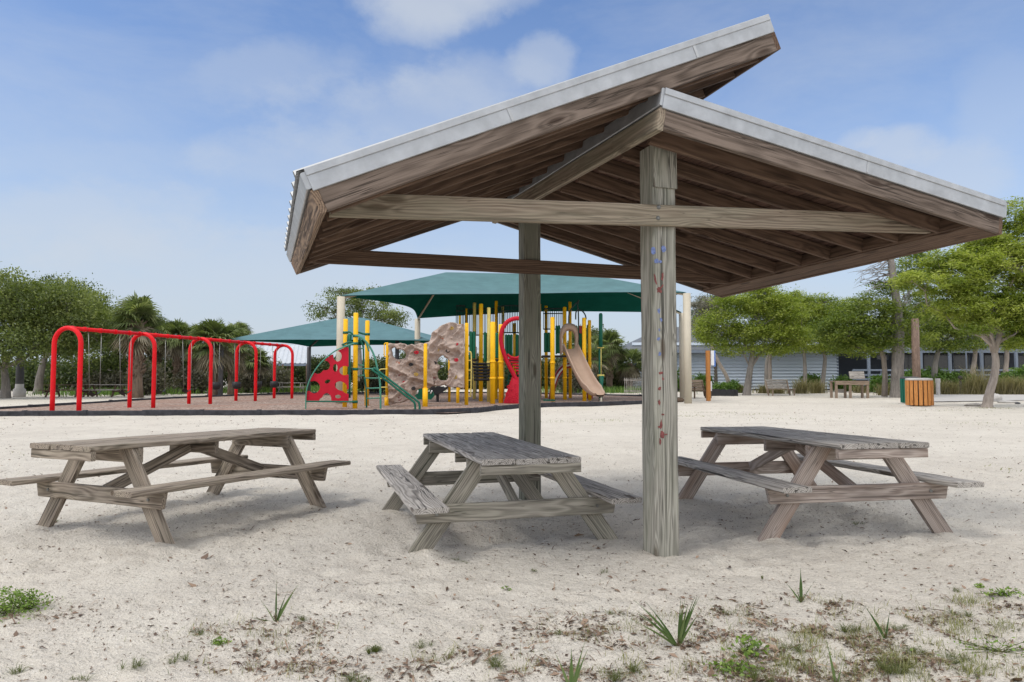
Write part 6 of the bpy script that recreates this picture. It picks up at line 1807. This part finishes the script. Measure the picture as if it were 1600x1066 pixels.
GT = [(584, 1022, 90, .07, .05, 'round grass tuft alone in the sand at lower centre-left'), (205, 1050, 26, .08, .07, 'sprawling grass tuft near the bottom left'), (278, 1036, 26, .09, .07, 'grass tuft left of the debris patch'), (130, 1065, 20, .06, .06, 'grass tuft at the bottom edge, far left'),
      (15, 1052, 22, .07, .08, 'grass tuft in the bottom left corner'), (305, 990, 22, .06, .06, 'grass tuft above the small round weed'), (470, 970, 26, .05, .06, 'brownish grass tuft right of the upright seedling'), (725, 880, 10, .05, .05, 'wispy grass in front of the middle table'), (710, 876, 12, .04, .05, 'sparse blades just before the middle table feet'),
      (835, 893, 12, .05, .04, 'thin grass wisp below the middle table'), (945, 895, 10, .06, .04, 'thin grass wisp left of the front post foot'), (1191, 905, 6, .09, .02, 'single thin upright grass shoot right of the front post'), (1340, 822, 18, .10, .08, 'thin grass under the right picnic table'), (660, 1010, 34, .07, .07, 'grass tuft right of the round lone tuft'),
      (770, 1040, 45, .07, .09, 'dense low grass left of the bottom centre'), (870, 985, 26, .05, .06, 'yellow-green grass at bottom centre'), (960, 960, 22, .05, .06, 'grass above the debris at bottom centre'), (1135, 955, 30, .07, .07, 'grass tuft above the largest seedling, right side'), (1330, 985, 60, .08, .10, 'wide grass patch left of the thin seedling'),
      (1410, 985, 45, .07, .09, 'grass patch right of the thin seedling'), (1500, 960, 50, .07, .10, 'yellowing grass patch near the right edge'), (1400, 1050, 80, .08, .13, 'thick grass patch at the bottom right'), (1240, 1020, 50, .07, .1, 'fine grass right of the leafy light weed'), (1490, 1030, 50, .06, .1, 'thin grass in the lower right'),
      (1190, 1062, 40, .12, .08, 'taller grass at the bottom edge, right of centre'), (975, 1060, 60, .10, .10, 'tall thin grass at the bottom edge by the pale palmetto'), (1430, 1015, 40, .07, .09, 'short grass left of the lower right weeds'), (1490, 925, 12, .08, .05, 'wispy grass near the far right weeds'), (560, 1068, 40, .07, .08, 'grass at the bottom edge, left of centre'), (85, 815, 40, .05, .06, 'grass at the foot of the left table')]
for i, (px, py, n, h, sp, lb) in enumerate(GT): grassclump(lb, px, py, n, h, sp, 700+i)
# debris patches (px, py, half width px, half height px, weight)
PT = [(440, 1000, 60, 22, 1.4), (350, 985, 55, 12, .7), (430, 1045, 90, 16, 1.0), (760, 1040, 90, 22, 1.2), (880, 985, 70, 14, 1.0), (960, 990, 50, 16, .9), (1020, 975, 55, 12, .9), (1100, 1010, 60, 22, 1.6), (1150, 960, 50, 16, 1.0), (1290, 990, 60, 16, 1.5),
      (1360, 995, 70, 18, 1.5), (1240, 1030, 70, 25, 1.4), (1450, 970, 80, 16, 1.2), (1380, 1040, 90, 24, 1.9), (1500, 1020, 70, 26, 1.2), (1545, 945, 60, 12, 1.0), (1200, 1055, 110, 16, 1.4), (1290, 945, 40, 10, .7), (60, 960, 60, 16, .5), (900, 1055, 100, 14, 1.0), (600, 1050, 100, 16, .5), (1560, 1050, 60, 20, 1.0)]
def scatter_pts(n_patch, n_all, seed):
    rng = np.random.default_rng(seed); P = []
    for px, py, rx, ry, w_ in PT:
        c = gnd(px, py); kx = c.y/F; m_ = int(n_patch*w_); ky = (gnd(px, py-ry).y-gnd(px, py+ry).y)/2
        q = rng.normal(size=(m_, 2))*.8; P.append(np.stack([c.x+q[:, 0]*rx*kx, c.y+q[:, 1]*ky], 1))
    k0 = vnoise(np.concatenate(P)[:, 0]*8, np.concatenate(P)[:, 1]*8, 91) > .30+.45*rng.random(len(np.concatenate(P))); P = [np.concatenate(P)[k0]]
    y = 2.4*np.power(13/2.4, rng.random(n_all)); x = rng.uniform(-1, 1, n_all)*(y*.8+.3)
    k_ = vnoise(x*1.3, y*1.3, 31) > rng.random(n_all)*.75
    P.append(np.stack([x, y], 1)[k_]); return np.concatenate(P), rng
def litter(name, n_patch, n_all, size, aspect, mat, seed, lift=.004, tilt=.35, lo=0., hi=1.):
    P, rng = scatter_pts(n_patch, n_all, seed); n = len(P); z = gheight(P[:, 0], P[:, 1])+lift*rng.random(n)
    az = rng.uniform(0, 2*PI, n); a = np.stack([np.cos(az), np.sin(az), rng.normal(size=n)*tilt], 1); a /= np.linalg.norm(a, axis=1)[:, None]
    b = np.stack([-np.sin(az), np.cos(az), rng.normal(size=n)*tilt], 1); b /= np.linalg.norm(b, axis=1)[:, None]
    s = (size*np.exp(rng.normal(size=n)*.45))[:, None]; C = np.stack([P[:, 0], P[:, 1], z+.002], 1); nrm = np.cross(a, b)
    V = np.stack([C-a*s, C-b*s*aspect+nrm*s*.2, C+a*s, C+b*s*aspect+nrm*s*.2], 1).reshape(-1, 3)
    o = np_mesh(name, V, np.arange(4*n).reshape(n, 4), mat, attrs={'cl': np.repeat(rng.uniform(lo, hi, n), 4)})
    tag(o, kind='stuff')
def tl(base, n_, seed):
    pass
litter('leaf_litter', 190, 3200, .0125, .40, M['litter'], 41)
litter('dark_leaf_bits', 110, 2800, .0085, .33, M['litter'], 45, .004, .35, 0, .35)
litter('twig_litter', 190, 2600, .026, .055, M['litter'], 42, .008, .25)
litter('dark_bark_crumbs', 130, 11000, .0040, .6, M['litter'], 43, .002, .3, 0, .5)
litter('shell_grit', 150, 16000, .0032, .7, M['moss'], 44, .002, .4, .5, 1)
rng_ = np.random.default_rng(60)
PG = []
for px, py, rx, ry, w_ in PT:
    if px > 700 or px < 480:
        c = gnd(px, py); PG.append((c.x, c.y, rx*c.y/F*1.3, (gnd(px, py-ry).y-gnd(px, py+ry).y)/2*1.3, w_/20))
blades('sparse_grass', PG, 4200, .05, .0012, M['grass'], 61, lean=1.1)
blades('dry_grass_debris', PG, 1700, .028, .0011, M['drygrass'], 62, lean=2.2)
PR = []
for px, py, rx, ry, w_ in ((1250, 1000, 60, 16, .7), (1410, 1010, 70, 20, 1.0), (1340, 965, 50, 10, .5), (1480, 985, 60, 14, .7), (1400, 1050, 90, 20, 1.4), (1240, 1045, 60, 18, .8), (1520, 940, 50, 8, .5), (1560, 985, 50, 12, .6), (1130, 1035, 40, 14, .5), (1500, 1050, 60, 16, .6), (1000, 1045, 60, 14, .4), (690, 1035, 50, 10, .25)):
    c = gnd(px, py); PR.append((c.x, c.y, rx*c.y/F, (gnd(px, py-ry).y-gnd(px, py+ry).y)/2, w_/8))
blades('low_green_grass', PR, 4200, .055, .0013, M['grass'], 66, lean=1.3)
# sandy weeds farther back
far_g = []
for px, py, rx, k_ in ((1100, 645, 60, .2), (1080, 650, 25, .1), (950, 658, 40, .1), (1180, 648, 60, .1), (1220, 655, 60, .08), (1520, 662, 60, .1), (1480, 642, 60, .1), (1545, 638, 30, .25), (1380, 700, 30, .05), (870, 660, 30, .06), (1580, 735, 20, .05), (75, 705, 20, .04), (300, 690, 30, .05)):
    c = gnd(px, py); far_g.append((c.x, c.y, rx*c.y/F, .5, k_))
blades('sand_weeds', far_g, 1300, .05, .006, M['grass'], 63, lean=1.2)

# flecks farther out and trampled litter beneath the tables
rng_ = np.random.default_rng(71)
y_ = 6*np.power(34/6., rng_.random(15000)); x_ = rng_.uniform(-1, 1, 15000)*(y_*.85)
k_ = (vnoise(x_*.9, y_*.9, 77) > rng_.random(15000)*.9)
FX = [np.stack([x_, y_], 1)[k_]]
for k2, (tx, ty, th_, a_, b_, c_) in TBL.items():
    for n2, ox, oy, sx_, sy_ in ((900, .25, -.1, .75, .7), (350, -.4, .5, .6, .5)):
        FX.append(np.stack([tx+ox+rng_.normal(size=n2)*sx_, ty+oy+rng_.normal(size=n2)*sy_], 1))
FX = np.concatenate(FX); n_ = len(FX)
far_ = np.clip(FX[:, 1]/8, .8, 2.6)
z_ = gheight(FX[:, 0], FX[:, 1])+.003
az = rng_.uniform(0, 2*PI, n_); a3 = np.stack([np.cos(az), np.sin(az), rng_.normal(size=n_)*.3], 1); b3 = np.stack([-np.sin(az), np.cos(az), rng_.normal(size=n_)*.3], 1)
s3 = (.0085*far_*np.exp(rng_.normal(size=n_)*.4))[:, None]; C3 = np.stack([FX[:, 0], FX[:, 1], z_], 1)
V3 = np.stack([C3-a3*s3, C3-b3*s3*.4, C3+a3*s3, C3+b3*s3*.4], 1).reshape(-1, 3)
tag(np_mesh('scattered_leaf_flecks', V3, np.arange(4*n_).reshape(n_, 4), M['litter'], attrs={'cl': np.repeat(rng_.uniform(0, .75, n_), 4)}), kind='stuff')
